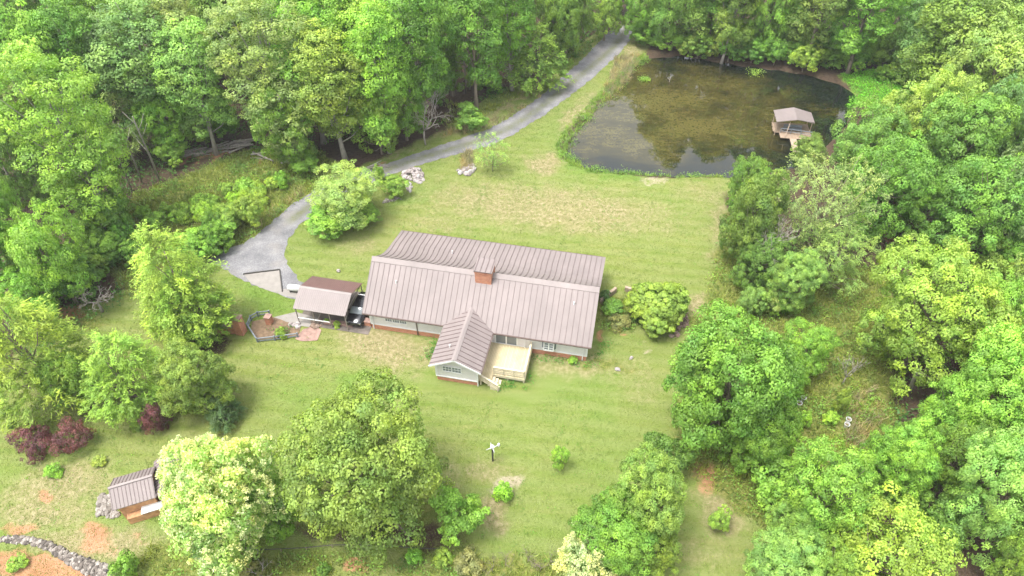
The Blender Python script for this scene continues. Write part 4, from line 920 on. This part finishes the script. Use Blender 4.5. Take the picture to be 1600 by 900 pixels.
 ('wood_tree', 560, 70, 130, 21, 'tall0', 'fresh', 'tall bright tree in the upper wood left of the dark gap'),
 ('wood_tree', 640, 158, 84, 11, 'broad2', 'mid', 'green tree overhanging the drive at its bend'),
 ('wood_tree', 588, 180, 86, 10, 'broad3', 'mid', 'green tree at the wood edge above the rock heap'),
 ('wood_tree', 645, 70, 110, 20, 'tall1', 'mid', 'tall green tree left of the dark gap with bare trunks'),
 ('wood_tree', 740, 45, 90, 20, 'tall2', 'mid', 'tall tree above the bare trunks by the dark gap'),
 ('wood_tree', 800, 30, 80, 18, 'tall3', 'mid', 'tall green tree behind the conical light green tree'),
 ('wood_tree', 872, 32, 84, 13, 'broad0', 'deep', 'deep green tree above the drive right of the conical tree'),
 ('wood_tree', 925, 18, 80, 12, 'broad1', 'deep', 'deep green tree above the far end of the drive'),
 ('wood_tree', 478, 30, 120, 21, 'tall2', 'fresh', 'tall bright tree at the top above the broad light green one'),
 ('wood_tree', 360, 25, 120, 21, 'tall0', 'soft', 'light green tree at the top edge left of the broad one'),
 ('wood_tree', 150, 40, 120, 20, 'tall3', 'fresh', 'green tree at the top edge behind the second pale tree'),
 ('wood_tree', 20, 40, 110, 19, 'broad3', 'mid', 'green tree in the top left corner'),
 ('wood_tree', 10, 170, 90, 17, 'tall1', 'olive', 'brownish green tree at the left edge beside the tallest pale tree'),
 ('wood_tree', 30, 260, 90, 12, 'broad2', 'deep', 'dark tree at the left edge behind the bare grey tangle'),
 ('wood_tree', 700, 10, 100, 22, 'tall0', 'deep', 'dark green tree at the top edge above the dark gap'),
 ('wood_tree', 160, 350, 90, 6, 'broad3', 'deep', 'dark understorey tree left of the tall feathery yellow green tree'),
 ('wood_tree', 110, 430, 80, 6, 'small0', 'deep', 'dark bush behind the small bare grey tree'),
 ('wood_tree', 1005, 18, 70, 9, 'broad2', 'mid', 'lower green tree closing the far end of the drive on its right'),
 ('wood_tree', 948, 14, 70, 9, 'broad1', 'fresh', 'lower green tree closing the far end of the drive on its left'),
 ('wood_tree', 706, 96, 70, 9, 'broad3', 'mid', 'understorey tree in the dark gap above the drive'),
 ('wood_tree', 680, 130, 60, 7, 'broad0', 'deep', 'low dark tree left of the bare trunks in the dark gap'),
 ('wood_tree', 330, 172, 70, 8, 'broad2', 'mid', 'understorey tree behind the long branch pile'),
]
BASES = {'full bluish green tree at the upper left corner of the pond': (1040, 76), 'tall tree behind the upper left shore of the pond': (1105, 76), 'deep green tree above the far end of the drive': (884, 84),
         'green tree hanging over the far end of the drive': (978, 27), 'green tree overhanging the drive at its bend': (636, 218), 'bright green tree just left of the dead twiggy tree by the drive': (540, 250), 'tallest pale yellow green tree in the left wood': (176, 360)}
for T_ in TREES: tree(*T_[:8], cat='bush' if ('bush' in T_[0] or 'shrub' in T_[0] or 'clump' in T_[0]) else 'tree', base=BASES.get(T_[7]))
# thin pale trunks seen at the wood edge
def stem(x0, y0, x1, y1, H, r, lb):
    a = G(x0, y0); b = G(x1, y1, H); a.z = gz(a.x, a.y)
    e = empty('slender_tree', a, 0, lb, 'tree'); d = b - a
    if d.xy.length > H * .5: d = Vector((d.x, d.y, 0)).normalized() * H * .5 + Vector((0, 0, H))
    MB().tube([(0, 0, -.2), d * .35 + Vector((.05, .03, 0)), d * .7, d], [r * 1.2, r, r * .8, r * .5], 8).build('trunk', M['pale_bark'], e, fix=False, smooth=True)
    rg = random.Random(x0)
    mb = MB()
    for k in range(5 if H > 5 else 0):
        s = .5 + .1 * k; p_ = d * s; q = Vector((rg.gauss(0, 1), rg.gauss(0, 1), 1)).normalized() * H * .16; mb.tube([p_, p_ + q * .5, p_ + q + Vector((0, 0, .2))], [r * .35, r * .22, .015], 5)
    if mb.v: mb.build('branch', M['pale_bark'], e, fix=False, smooth=True)
for s in ((222, 285, 192, 205, 11, .09, 'leftmost of the thin pale stems leaning at the left wood edge'), (250, 283, 215, 200, 12, .12, 'rightmost of the thin pale stems leaning at the left wood edge'),
          (205, 296, 180, 230, 9, .08, 'thin dark stem leaning low at the left wood edge'), (1267, 76, 1276, 48, 11, .3, 'stout pale trunk standing at the far shore of the pond'), (1411, 44, 1432, 5, 13, .28, 'leaning grey trunk in the dark at the top right'),
          (755, 132, 752, 60, 12, .16, 'pale trunk in the dark gap above the drive, right one'), (728, 145, 724, 90, 10, .11, 'thin trunk in the dark gap above the drive, middle one'), (734, 140, 736, 100, 9, .09, 'thin trunk in the dark gap above the drive, close to the pale one'),
          (770, 112, 766, 40, 14, .17, 'pale trunk above the low round bush at the wood edge'), (457, 238, 446, 190, 11, .2, 'pale trunk rising behind the rounded bright bush'), (1420, 612, 1430, 585, 4.5, .2, 'pale leaning trunk under the big yellow green tree')): stem(*s)
# shrubs of the far shore, the overgrown patch and the wood edge
ORD = 'first second third fourth fifth sixth seventh eighth ninth tenth eleventh twelfth thirteenth fourteenth fifteenth sixteenth seventeenth eighteenth nineteenth twentieth'.split() + ['twenty-first', 'twenty-second', 'twenty-third', 'twenty-fourth', 'twenty-fifth', 'twenty-sixth']
def count_labels(os_, lb):
    "name each one of a row by its place, counted from the left"
    for k, o in enumerate(sorted(os_, key=lambda o: proj(o.location.x, o.location.y)[0])):
        o['label'] = lb + ', ' + ('leftmost' if k == 0 else 'rightmost' if k == len(os_) - 1 else ORD[k] + ' from the left')
def row(pts, n, wpx, H, kinds, tints, lb, group, seed, jit=8, name='shore_shrub'):
    rg = random.Random(seed); P = [Vector(p) for p in pts]; L = [0]
    for a, b in zip(P[:-1], P[1:]): L.append(L[-1] + (b - a).length)
    made = []
    for i in range(n):
        s = L[-1] * (i + .5) / n; k = max(j for j in range(len(L)) if L[j] <= s); k = min(k, len(P) - 2); q = P[k].lerp(P[k + 1], (s - L[k]) / (L[k + 1] - L[k]))
        made.append(tree(name, q.x + rg.uniform(-jit, jit), q.y + rg.uniform(-jit, jit) * .5, wpx * rg.uniform(.75, 1.3), H * rg.uniform(.75, 1.25), rg.choice(kinds), rg.choice(tints), lb, 'shrub', group))
    count_labels(made, lb)
sm = ('small0', 'small1', 'small2')
row([(1003, 50), (1060, 62), (1140, 70), (1220, 80), (1290, 88), (1360, 86), (1440, 88)], 26, 42, 3.4, sm, ('fresh', 'lime', 'mid', 'mid'), 'leafy shrub overhanging the far pond shore', 'shrubs along the far shore', 1, 6)
row([(1080, 46), (1200, 54), (1320, 64), (1430, 70)], 12, 44, 5, sm, ('mid', 'emer', 'fresh'), 'taller shrub behind those of the far pond shore', 'shrubs behind the far shore', 2, 10)
row([(300, 420), (285, 395), (330, 370), (350, 340), (390, 330)], 11, 46, 3.2, sm, ('fresh', 'mid', 'lime'), 'bushy shrub between feathery tree and gravel drive', 'shrubs left of the gravel drive', 3, 14, 'field_shrub')
row([(230, 340), (260, 330), (300, 325), (350, 300), (400, 300), (440, 280)], 20, 28, 1.7, ('bush0', 'bush1', 'bush2'), ('fresh', 'neon', 'lime'), 'small bright bush in the overgrown patch', 'bushes in the overgrown patch', 4, 22, 'field_bush')
row([(150, 330), (190, 400), (130, 420), (160, 350)], 7, 50, 3.4, sm, ('mid', 'deep', 'fresh'), 'leafy shrub under the left wood edge', 'shrubs under the left wood edge', 5, 18, 'field_shrub')
row([(1370, 112), (1400, 110), (1420, 126)], 3, 32, 2.2, sm, ('mid', 'fresh'), 'shrub in the vivid green marsh at the pond end', 'shrubs in the marsh', 6, 8, 'marsh_shrub')
row([(1200, 470), (1230, 480), (1150, 470)], 4, 40, 3, sm, ('soft', 'mid'), 'low soft green shrub at the right lawn edge', 'shrubs at the right lawn edge', 7, 10, 'edge_shrub')
row([(1250, 700), (1230, 690), (1290, 715), (1420, 800), (1450, 780)], 6, 40, 2, sm, ('mid', 'deep'), 'low shrub among the lower right trees', 'low shrubs at the lower right', 8, 14, 'edge_shrub')
row([(1560, 395), (1590, 420), (1540, 405)], 3, 50, 4, sm, ('lime', 'mid'), 'low yellowish shrub at the right edge of the wood', 'shrubs at the right edge', 9, 6, 'edge_shrub')
row([(20, 430), (60, 455), (90, 445)], 3, 50, 4, sm, ('fresh', 'mid'), 'leafy shrub at the left edge above the feathery trees', 'shrubs at the left edge', 10, 8, 'edge_shrub')
# trees deeper in the woods, their crowns merging into the canopy
def wood(pts, H, wpx, kinds, tints, lb, group, seed):
    rg = random.Random(seed)
    made = []
    for (x, y) in pts:
        q = G(x, y, 11); q = np.array([[q.x, q.y]])
        if sdist(q, ROADW)[0] > -2.5 or sdist(q, YARDW)[0] > 0: continue
        made.append(tree('canopy_tree', x, y, wpx * rg.uniform(.85, 1.2), H * rg.uniform(.85, 1.1), rg.choice(kinds), rg.choice(tints), lb, 'tree', group))
    count_labels(made, lb)
tl = ('tall0', 'tall1', 'tall2', 'tall3'); gt = ('mid', 'fresh', 'deep', 'blue', 'soft', 'emer')
wood([(-60, 60), (90, -10), (210, -10), (280, 10), (420, -20), (540, -15), (620, 0), (770, -20), (860, -15), (930, -20), (-60, 200), (300, 130), (330, 40), (590, 110), (690, 110), (480, 110), (-70, 330), (-40, 430), (130, 110)], 19, 115, tl, gt, 'tall tree deep in the upper left wood', 'trees deep in the upper left wood', 20)
wood([(90, -80), (250, -80), (420, -90), (580, -80), (720, -80), (860, -80), (1000, -60), (1090, -50), (1180, -50), (1260, -40), (1350, -50), (1440, -40), (1540, -50), (1630, -40)], 19, 100, tl, gt, 'tall far tree along the very top edge', 'trees along the top edge', 21)
wood([(1650, 90), (1660, 200), (1650, 300), (1660, 420), (1660, 540), (1680, 680), (1670, 800), (1460, 50), (1600, 110), (1600, 310), (1555, 200)], 14, 130, ('broad0', 'broad1', 'broad2', 'broad3'), gt, 'green tree deep in the right hand wood', 'trees deep in the right wood', 22)
# ------------------------------------------------------------------ small things of the yard
def stones(name, poly, n, r0, r1, mat, lb, cat, seed=1, zs=.25, extra=None, group=None, kind=None):
    rg = random.Random(seed); pw_ = wp(poly); c = pw_.mean(0); mb = MB(); k = 0; lo = pw_.min(0); hi = pw_.max(0)
    while k < n:
        p = (rg.uniform(lo[0], hi[0]), rg.uniform(lo[1], hi[1]))
        if not inside(np.array([p]), pw_)[0]: continue
        k += 1; e = float(sdist(np.array([p]), pw_)[0]); r = rg.uniform(r0, r1); mb.rock((p[0] - c[0], p[1] - c[1], r * .3 + min(e, 1.2) * zs * rg.random()), r, rg)
    o = mb.build(name, mat, fix=False); o.location = (c[0], c[1], gz(*c)); return tag(o, lb, cat, group, kind)
stones('rock_pile', [(628, 271), (645, 262), (657, 264), (663, 280), (657, 288), (645, 283), (630, 279)], 150, .12, .34, M['white_rock'], 'heap of pinkish white rocks at the edge of the lawn by the drive', 'rocks', 1, .5)
stones('rock_pile', [(634, 290), (641, 288), (645, 296), (641, 300), (636, 298)], 24, .15, .35, M['white_rock'], 'little heap of white rocks right of the round bush', 'rocks', 2, .3)
stones('rock_pile', [(716, 267), (738, 258), (743, 264), (736, 274), (722, 275)], 40, .18, .42, M['white_rock'], 'white rocks ringing the dry grass clump by the drive', 'rocks', 3, .3)
stones('rock_pile', [(152, 782), (160, 772), (172, 775), (180, 798), (186, 806), (168, 808), (154, 803)], 90, .12, .32, M['rock'], 'bed of pale rocks at the left end of the shed', 'rocks', 4, .2)
stones('rock_pile', [(598, 318), (603, 311), (622, 308), (628, 312), (612, 316)], 36, .08, .2, M['rock'], 'thin scatter of pale stones below the round bush', 'rocks', 6, .1)
stones('rubble_wall', [(-10, 839), (30, 839), (62, 843), (90, 853), (118, 867), (150, 879), (180, 887), (172, 902), (140, 899), (105, 879), (78, 861), (45, 849), (-10, 846)], 700, .07, .24, M['wall_rock'], 'long low wall of loose rubble across the lower left corner', 'stone wall', 5, .25)
stones('rock_pile', [(486, 505), (500, 500), (504, 508), (494, 514), (488, 512)], 22, .12, .3, M['red_rock'], 'reddish stones stacked beside the flagstone path', 'rocks', 8, .3)
stones('rock_pile', [(452, 506), (466, 504), (468, 512), (456, 513)], 12, .15, .32, M['white_rock'], 'few white stones in front of the carport post', 'rocks', 9, .2)
stones('rock_pile', [(1065, 498), (1074, 488), (1076, 505), (1060, 526), (1040, 530), (1056, 520)], 46, .1, .26, M['red_rock'], 'broken stone edging curving round the round shrub', 'rocks', 10, .1)
for px, py, r, lb in ((965, 578, .3, 'single pale rock on the lawn below the house corner'), (529, 424, .3, 'single white rock on the grass behind the carport'), (986, 560, .22, 'small grey rock on the lawn right of the house')):
    p = G(px, py); rg = random.Random(px); o = MB().rock((0, 0, .1), r, rg).build('rock', M['white_rock'], fix=False); o.location = (p.x, p.y, gz(p.x, p.y)); tag(o, lb, 'rock')

# logs of the brush piles
def logs(cx, cy, n, L, ang, spread, lb, seed, name='brush_pile', r=(.05, .13)):
    rg = random.Random(seed); p = G(cx, cy); rt = empty(name, (p.x, p.y, gz(p.x, p.y)), 0, lb, 'brush pile')
    for i in range(n):
        a = R(ang + rg.gauss(0, 14)); l = rg.uniform(.5, 1) * L; x = rg.uniform(-1, 1) * spread[0]; y = rg.uniform(-1, 1) * spread[1] + x * math.tan(R(ang)) * .8; z = rg.uniform(.05, .6)
        d = Vector((math.cos(a), math.sin(a), rg.uniform(-.1, .12))) * l / 2; c_ = Vector((x, y, z)); rr = rg.uniform(*r)
        MB().tube([c_ - d, c_ + Vector((0, 0, rg.uniform(-.05, .08))), c_ + d], [rr, rr * .85, rr * .55], 6).build('log', M['dead'], rt, fix=False, smooth=True)
logs(335, 236, 60, 3.4, 24, (4.2, .9), 'long pile of pale dead branches at the wood edge left of the drive', 1)
logs(413, 247, 4, 4, -22, (.8, .3), 'few pale fallen logs near the drive bend', 2, r=(.1, .17)); logs(450, 256, 4, 3, 8, (.8, .3), 'short bleached logs beside the round bush at the wood edge', 3, r=(.08, .14))
logs(592, 262, 8, 3, 14, (1.6, .4), 'thin dead sticks lying along the edge of the drive', 4, r=(.04, .09))

# white bird perch pole
p = G(770, 719); bp = empty('birdhouse_pole', (p.x, p.y, gz(p.x, p.y)), 0, 'dark post with white forked arms in the lower lawn', 'post')
MB().box(-.07, .07, -.07, .07, 0, 1.9).build('post', M['cable'], bp)
mb = MB(); mb.tube([(-.5, -.12, 1.8), (-.1, 0, 1.92), (.15, .06, 1.92), (.42, .2, 2.02)], [.03, .05, .05, .03], 6); mb.tube([(-.14, .45, 2.0), (-.08, .12, 1.93), (.1, -.18, 1.9), (.16, -.4, 1.76)], [.03, .05, .05, .03], 6); mb.build('arm', M['plastic_white'], bp, smooth=True)
mb = MB(); mb.box(-.12, .12, -.1, .1, 1.9, 2.1); mb.prism([(-.16, 2.1), (.16, 2.1), (0, 2.22)], -.13, .13, 'y'); mb.build('birdhouse', M['white'], bp)
MB().tube([(.5, .24, 1.95), (.5, .24, 2.15)], [.13, .09], 10).build('feeder', M['plastic_white'], bp)

def pot(px, py, lb, r=.22, h=.38):
    p = G(px, py); o = empty('planter', (p.x, p.y, gz(p.x, p.y)), 0, lb, 'planter', None); mb = MB(); n = 16
    prof = [(r * .75, 0), (r, h), (r * 1.12, h), (r * 1.12, h + .06), (r * .9, h + .06), (r * .8, h * .7)]
    i0 = 0
    for a, z in prof: mb.v += [(a * math.cos(6.2832 * k / n), a * math.sin(6.2832 * k / n), z) for k in range(n)]
    for q in range(len(prof) - 1):
        for k in range(n): mb.f.append((q * n + k, q * n + (k + 1) % n, (q + 1) * n + (k + 1) % n, (q + 1) * n + k))
    mb.build('pot', M['plastic_white'], o, smooth=False)
    MB().tube([(0, 0, h * .5), (0, 0, h * .72)], r * .8, 14).build('soil', M['soil'], o)
pot(1324, 659, 'upper of the two white round pots right of the bright saplings'); pot(1321.5, 667, 'lower of the two white round pots right of the bright saplings')
pot(1247, 634, 'white pot left of the two bright saplings in the rough meadow', .24); pot(1254, 625, 'white pot standing at the foot of the thin trunk in the rough meadow', .22, .3)
# bird bath, bench-like dark thing and small items
p = G(311, 410); mw = empty('push_mower', (p.x, p.y, gz(p.x, p.y)), R(20), 'dark machine parked on the grass at the left tip of the drive', 'mower')
MB().box(-.4, .4, -.3, .3, .15, .4).build('mower_deck', M['cable'], mw, .04); MB().box(-.18, .2, -.16, .16, .4, .66).build('engine', M['grey_rail'], mw, .03)
mb = MB(); mb.tube([(-.38, -.25, .35), (-1.1, -.25, 1.0), (-1.1, .25, 1.0), (-.38, .25, .35)], .025, 6); mb.build('handle', M['white'], mw)
for x in (-.33, .33):
    for y in (-.33, .33): MB().tube([(x, y - .04, .15), (x, y + .04, .15)], .15, 10).build('wheel', M['rubber'], mw)
# fence at the lower edge
pf = [(404, 864), (440, 862), (480, 860), (520, 856), (560, 856), (600, 857), (650, 861), (692, 863)]
fe = empty('pipe_fence', G(404, 864), 0, 'low dark pipe rail running along the bottom of the yard', 'fence'); o0 = fe.location.copy(); P_ = [Vector((q.x, q.y, gz(q.x, q.y) + .45)) - o0 for q in (G(*a) for a in pf)]
MB().tube(P_, .035, 6).build('rail', M['cable'], fe)
for q in P_: MB().tube([q - Vector((0, 0, .5)), q + Vector((0, 0, .03))], .03, 6).build('fence_post', M['timber'], fe)
o = MB().box(-.55, .55, -.3, .3, 0, .18).box(-.45, .45, -.2, .2, .18, .3).build('stone_block', M['concrete'], bevel=.02); p = G(394, 862); o.location = (p.x, p.y, gz(p.x, p.y)); o.rotation_euler = (0, 0, .2); tag(o, 'flat pale block at the left end of the pipe rail', 'block')
# timber edging near the round shrub
for a_, b_, lb in (((938, 474), (962, 455), 'weathered timber beam sloping from the right end of the house'), ((976, 454), (994, 459), 'weathered timber beam behind the round shrub')):
    A = G(*a_); B = G(*b_); o = MB().bar(A + Vector((0, 0, .3)), B + Vector((0, 0, .3)), .3, .6).build('timber_beam', M['timber'], bevel=.03); tag(o, lb, 'timber beam')
# reeds mound in the pond, twig
def islet(px, py, n, r, lb, tint, h=.4):
    p = G(px, py, -.33); rs = np.random.RandomState(px); C = rs.normal(size=(n, 3)) * np.array([r * .45, r * .4, 0]); C[:, 2] = rs.rand(n) * h
    me = leaves(rs, C, nrmz(rs.normal(size=(n, 3)) * .5 + [0, 0, .8]), .22, .12, rs.rand(n), 'pond_weed', M['weed']); o = link('pond_weed', me); o.location = p; o.color = (*TI[tint], 1); tag(o, lb, 'water weed', None, 'stuff')
islet(1007, 125, 340, .9, 'small round light green clump of weed in the upper left pond', 'fresh'); islet(1180, 116, 260, 1.3, 'yellowish tuft of weed near the far shore of the pond', 'yellow', .8)
mb = MB(); mb.tube([(0, 0, -.6), (.1, 0, .3), (.15, .1, .8)], [.06, .05, .03], 6); mb.tube([(.1, 0, .3), (-.3, 0, .7)], [.04, .02], 5); o = mb.build('dead_stick', M['dead'], smooth=True); o.location = G(1045, 128, -.33); tag(o, 'pale dead stick poking out of the pond', 'stick')

# ------------------------------------------------------------------ bare dead trees and fallen limb
def bare(cx, cy, H, r0, seed, lb, spread=.9, name='bare_tree', lean=(0, 0), depth_=5, mat='dead', base_z=0):
    rg = random.Random(seed); mb = MB(); p = G(cx, cy, base_z)
    def grow(a, d, l, r, k):
        m_ = a + d * l * .5 + Vector((rg.gauss(0, .05), rg.gauss(0, .05), rg.gauss(0, .03))) * l; b = a + d * l
        mb.tube([a, m_, b], [r, r * .82, r * .62], 6 if k > 2 else 4)
        if k == 0: return
        for _ in range(rg.choice((2, 3, 3)) if k < depth_ else 4):
            q = (d + Vector((rg.gauss(0, spread), rg.gauss(0, spread), rg.gauss(.12, .45))) * .62).normalized(); grow(b, q, l * rg.uniform(.6, .85), r * .6, k - 1)
    grow(Vector((0, 0, -.1)), Vector((lean[0], lean[1], 1)).normalized(), H * .3, r0, depth_)
    r = empty(name, (p.x, p.y, gz(p.x, p.y) if not base_z else base_z), 0, lb, 'tree'); mb.build('branches', M[mat], r, fix=False, smooth=True); return r
bare(160, 487, 4.6, .16, 3, 'small bare grey tree on the slope at the left edge of the yard', 1.1, depth_=5)
bare(1176, 440, 9.5, .2, 7, 'bare dead tree poking pale branches out of the dark green tree by the lawn', .8, depth_=5)
bare(665, 226, 7.5, .15, 9, 'dead twiggy tree tangled in the leafy trees beside the drive', .9, depth_=5)
bare(20, 282, 9, .16, 12, 'tangle of bare grey branches at the left edge behind the tall pale tree', 1.0, depth_=5)
bare(412, 905, 2.6, .06, 14, 'little bare bush at the bottom edge under the blossoming tree', 1.0, 'bare_bush', depth_=4)
bare(1316, 600, 4, .07, 15, 'thin bare sapling in the rough meadow', .7, depth_=4)
for k, (px, py) in enumerate(((790, 885), (825, 878), (860, 880), (770, 893), (845, 892))):
    bare(px, py, 2.2, .035, 30 + k, 'bare brown twiggy brush at the bottom edge, ' + {770: 'leftmost', 790: 'second from the left', 825: 'middle one', 845: 'fourth from the left', 860: 'rightmost'}[px], 1.1, 'twiggy_bush', depth_=4, mat='bark')['group'] = 'twiggy brush along the bottom edge'
for o in list(COL.objects):
    if o.name.startswith('twiggy_bush'): o['category'] = 'bush'
p = G(1590, 872); fl = empty('fallen_limb', (p.x, p.y, .5), 0, 'long bare white limb reaching out of the trees at the lower right', 'branch')
rg = random.Random(44); mb = MB()
def fgrow(a, d, l, r, k):
    b = a + d * l; mb.tube([a, (a + b) / 2 + Vector((0, 0, rg.uniform(-.1, .15))) * l, b], [r, r * .8, r * .6], 6)
    if k:
        for s in (-1, 1) if k < 4 else (1,): fgrow(b, (d + Vector((rg.uniform(-.1, .2), s * rg.uniform(.2, .6), rg.uniform(-.2, .35)))).normalized(), l * rg.uniform(.6, .8), r * .62, k - 1)
fgrow(Vector((.6, -.6, .8)), Vector((-.95, .3, .1)).normalized(), 2.0, .08, 4); mb.build('limb', M['dead'], fl, fix=False, smooth=True)

# ------------------------------------------------------------------ grass, weeds and litter that nobody could count
def scatter(name, polys, dens, h, wd, tint, lb, seed=1, mode='blade', excl=(), n_tuft=7, sp=.12, zoff=0.0, mat='weed', cat='grass', noise=None):
    rs = np.random.RandomState(seed); out = []
    for poly, dn in polys:
        pw_ = wp(poly); lo, hi = pw_.min(0), pw_.max(0); n = int((hi - lo).prod() * dens * dn); Q = rs.rand(n, 2) * (hi - lo) + lo; Q = Q[inside(Q, pw_)]
        for e in excl: Q = Q[~inside(Q, e)]
        if noise: Q = Q[wob(Q, noise, seed) + rs.normal(size=len(Q)) * .25 > 0]
        out.append(Q)
    Q = np.concatenate(out); hv = rs.uniform(.6, 1.3, len(Q)); vv = np.clip(rs.normal(.5, .22, len(Q)), 0, 1)
    Q3 = np.column_stack([Q, ground_z(Q) + zoff]); C = np.repeat(Q3, n_tuft, 0); m = len(C); C[:, :2] += rs.normal(size=(m, 2)) * sp; H_ = np.repeat(hv, n_tuft)
    vr = np.clip(np.repeat(vv, n_tuft) + rs.normal(size=m) * .1, 0, 1)
    if mode == 'blade':
        a = rs.rand(m) * 6.28; L = (h * H_ * rs.uniform(.6, 1.2, m))[:, None]; dx = np.stack([np.cos(a), np.sin(a), np.zeros(m)], 1)
        le = rs.normal(size=(m, 3)) * .3; le[:, 2] = 1; le = nrmz(le); W_ = wd * rs.uniform(.7, 1.3, m)[:, None]
        V = np.stack([C - dx * W_, C + dx * W_, C + le * L + le * [1, 1, 0] * L * .6], 1).reshape(-1, 3); F = np.arange(3 * m).reshape(m, 3)
        me = np_mesh(name, V, F, M[mat], {'var': ('FACE', 'FLOAT', vr)})
    else:
        C[:, 2] += rs.rand(m) ** .7 * h * H_; me = leaves(rs, C, nrmz(rs.normal(size=(m, 3)) * .5 + [0, 0, .8]), wd, wd * .6, vr, name, M[mat])
    o = link(name, me); o.color = (*tint, 1); return tag(o, lb, cat, kind='stuff')
EX = [PONDW, ROADW, HOUSE_FP]
BANK = [(1006, 82), (1016, 92), (1002, 104), (985, 124), (955, 155), (925, 187), (908, 212), (898, 240), (925, 255), (1000, 267), (1080, 271), (1135, 271), (1132, 275), (1060, 276), (990, 273), (925, 270), (885, 256), (868, 232), (880, 205), (912, 172), (960, 122)]
scatter('bank_weeds', [(BANK, 1)], 7, .5, .18, (.17, .31, .05), 'bright green weeds fringing the pond', 1, 'leaf', [], 7, .28, .05, cat='weeds', noise=5)
scatter('bank_grass', [(BANK, 1)], 9, .4, .05, (.22, .33, .07), 'green grass standing along the pond bank', 11, 'blade', [], 8, .15)
scatter('marsh_grass', [(MARSH, 1)], 9, .35, .2, (.16, .42, .035), 'vivid green marsh plants at the right end of the pond', 2, 'leaf', [], 8, .25, .02, cat='marsh plants')
scatter('tall_dry_grass', [([(960, 90), (1000, 85), (985, 120), (960, 150), (940, 150), (955, 110)], 1.2), ([(890, 120), (935, 80), (945, 85), (900, 125), (850, 160), (800, 188), (740, 208), (690, 212), (700, 205), (760, 190), (820, 165)], .7), ([(721, 238), (738, 236), (740, 268), (722, 270)], 2.5), ([(380, 370), (430, 325), (470, 295), (485, 300), (455, 318), (420, 345), (385, 378)], .6), ([(1330, 620), (1370, 600), (1380, 660), (1350, 710), (1320, 700)], 1)], 6, .8, .035, (.36, .31, .18), 'pale dry tall grass by the drive and pond', 3, 'blade', [ROADW], 9, .15)
scatter('meadow_grass', [(MEADOW, 1), (OVERGROWN, 1), ([(700, 160), (740, 165), (860, 110), (900, 80), (920, 70), (905, 90), (850, 130), (790, 165), (720, 200), (690, 195)], .8), ([(400, 868), (700, 866), (900, 868), (900, 905), (180, 905), (240, 850)], .8), ([(940, 465), (990, 462), (1000, 515), (945, 515)], 1.5)], 5, .45, .05, (.24, .29, .075), 'rough meadow grass and weeds outside the mown lawn', 4, 'blade', EX, 9, .22)
scatter('low_weeds', [(MEADOW, 1), (OVERGROWN, 1.6), ([(400, 868), (700, 866), (900, 868), (900, 905), (180, 905), (240, 850)], .8), ([(1150, 760), (1300, 720), (1400, 900), (1200, 900)], 1), ([(940, 465), (990, 462), (1000, 515), (945, 515)], 3)], 1.6, .5, .2, (.17, .30, .05), 'low leafy weeds growing among the rough grass', 5, 'leaf', EX, 16, .35, cat='weeds', noise=6)
scatter('lawn_grass', [(YARD, 1)], 22, .07, .04, (.17, .235, .05), 'short mown grass of the lawn', 6, 'blade', EX, 3, .12)
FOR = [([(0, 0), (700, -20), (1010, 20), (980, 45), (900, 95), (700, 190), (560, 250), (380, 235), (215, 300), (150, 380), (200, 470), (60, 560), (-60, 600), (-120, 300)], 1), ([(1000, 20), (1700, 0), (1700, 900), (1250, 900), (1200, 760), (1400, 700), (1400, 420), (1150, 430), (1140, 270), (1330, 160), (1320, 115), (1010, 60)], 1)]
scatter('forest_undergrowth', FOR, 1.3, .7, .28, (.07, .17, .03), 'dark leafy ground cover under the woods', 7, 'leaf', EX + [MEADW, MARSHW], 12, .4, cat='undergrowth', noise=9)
scatter('foundation_weeds', [([(835, 555), (915, 568), (930, 556), (945, 530), (950, 545), (930, 575), (840, 565)], 1), ([(770, 600), (815, 600), (830, 570), (845, 575), (825, 608), (770, 608)], 1), ([(660, 560), (684, 520), (690, 525), (676, 570)], 1), ([(420, 510), (460, 512), (455, 528), (430, 527)], 1)], 5, .3, .16, (.08, .22, .03), 'leafy weeds along the house footing and deck', 8, 'leaf', [], 14, .25, cat='weeds')
scatter('lawn_weeds', [(YARD, 1)], .5, .14, .11, (.12, .25, .035), 'small broad leaved weeds dotted over the lawn', 9, 'leaf', EX, 9, .16, cat='weeds', noise=9)
# thin summer haze over the whole place
bpy.context.view_layer.update()
t = NT('haze'); t.t.nodes.remove(t.b); pv = t.n('ShaderNodeVolumePrincipled'); pv.inputs['Color'].default_value = (.95, .97, 1, 1); pv.inputs['Density'].default_value = .00025; pv.inputs['Anisotropy'].default_value = .2
t.l(pv.outputs[0], t.out.inputs['Volume'])
hz = MB().box(-950, 950, -950, 950, -3, 56).build('haze', t.m); tag(hz, kind='stuff'); hz['label'] = 'thin pale haze in the air'; hz['category'] = 'haze'
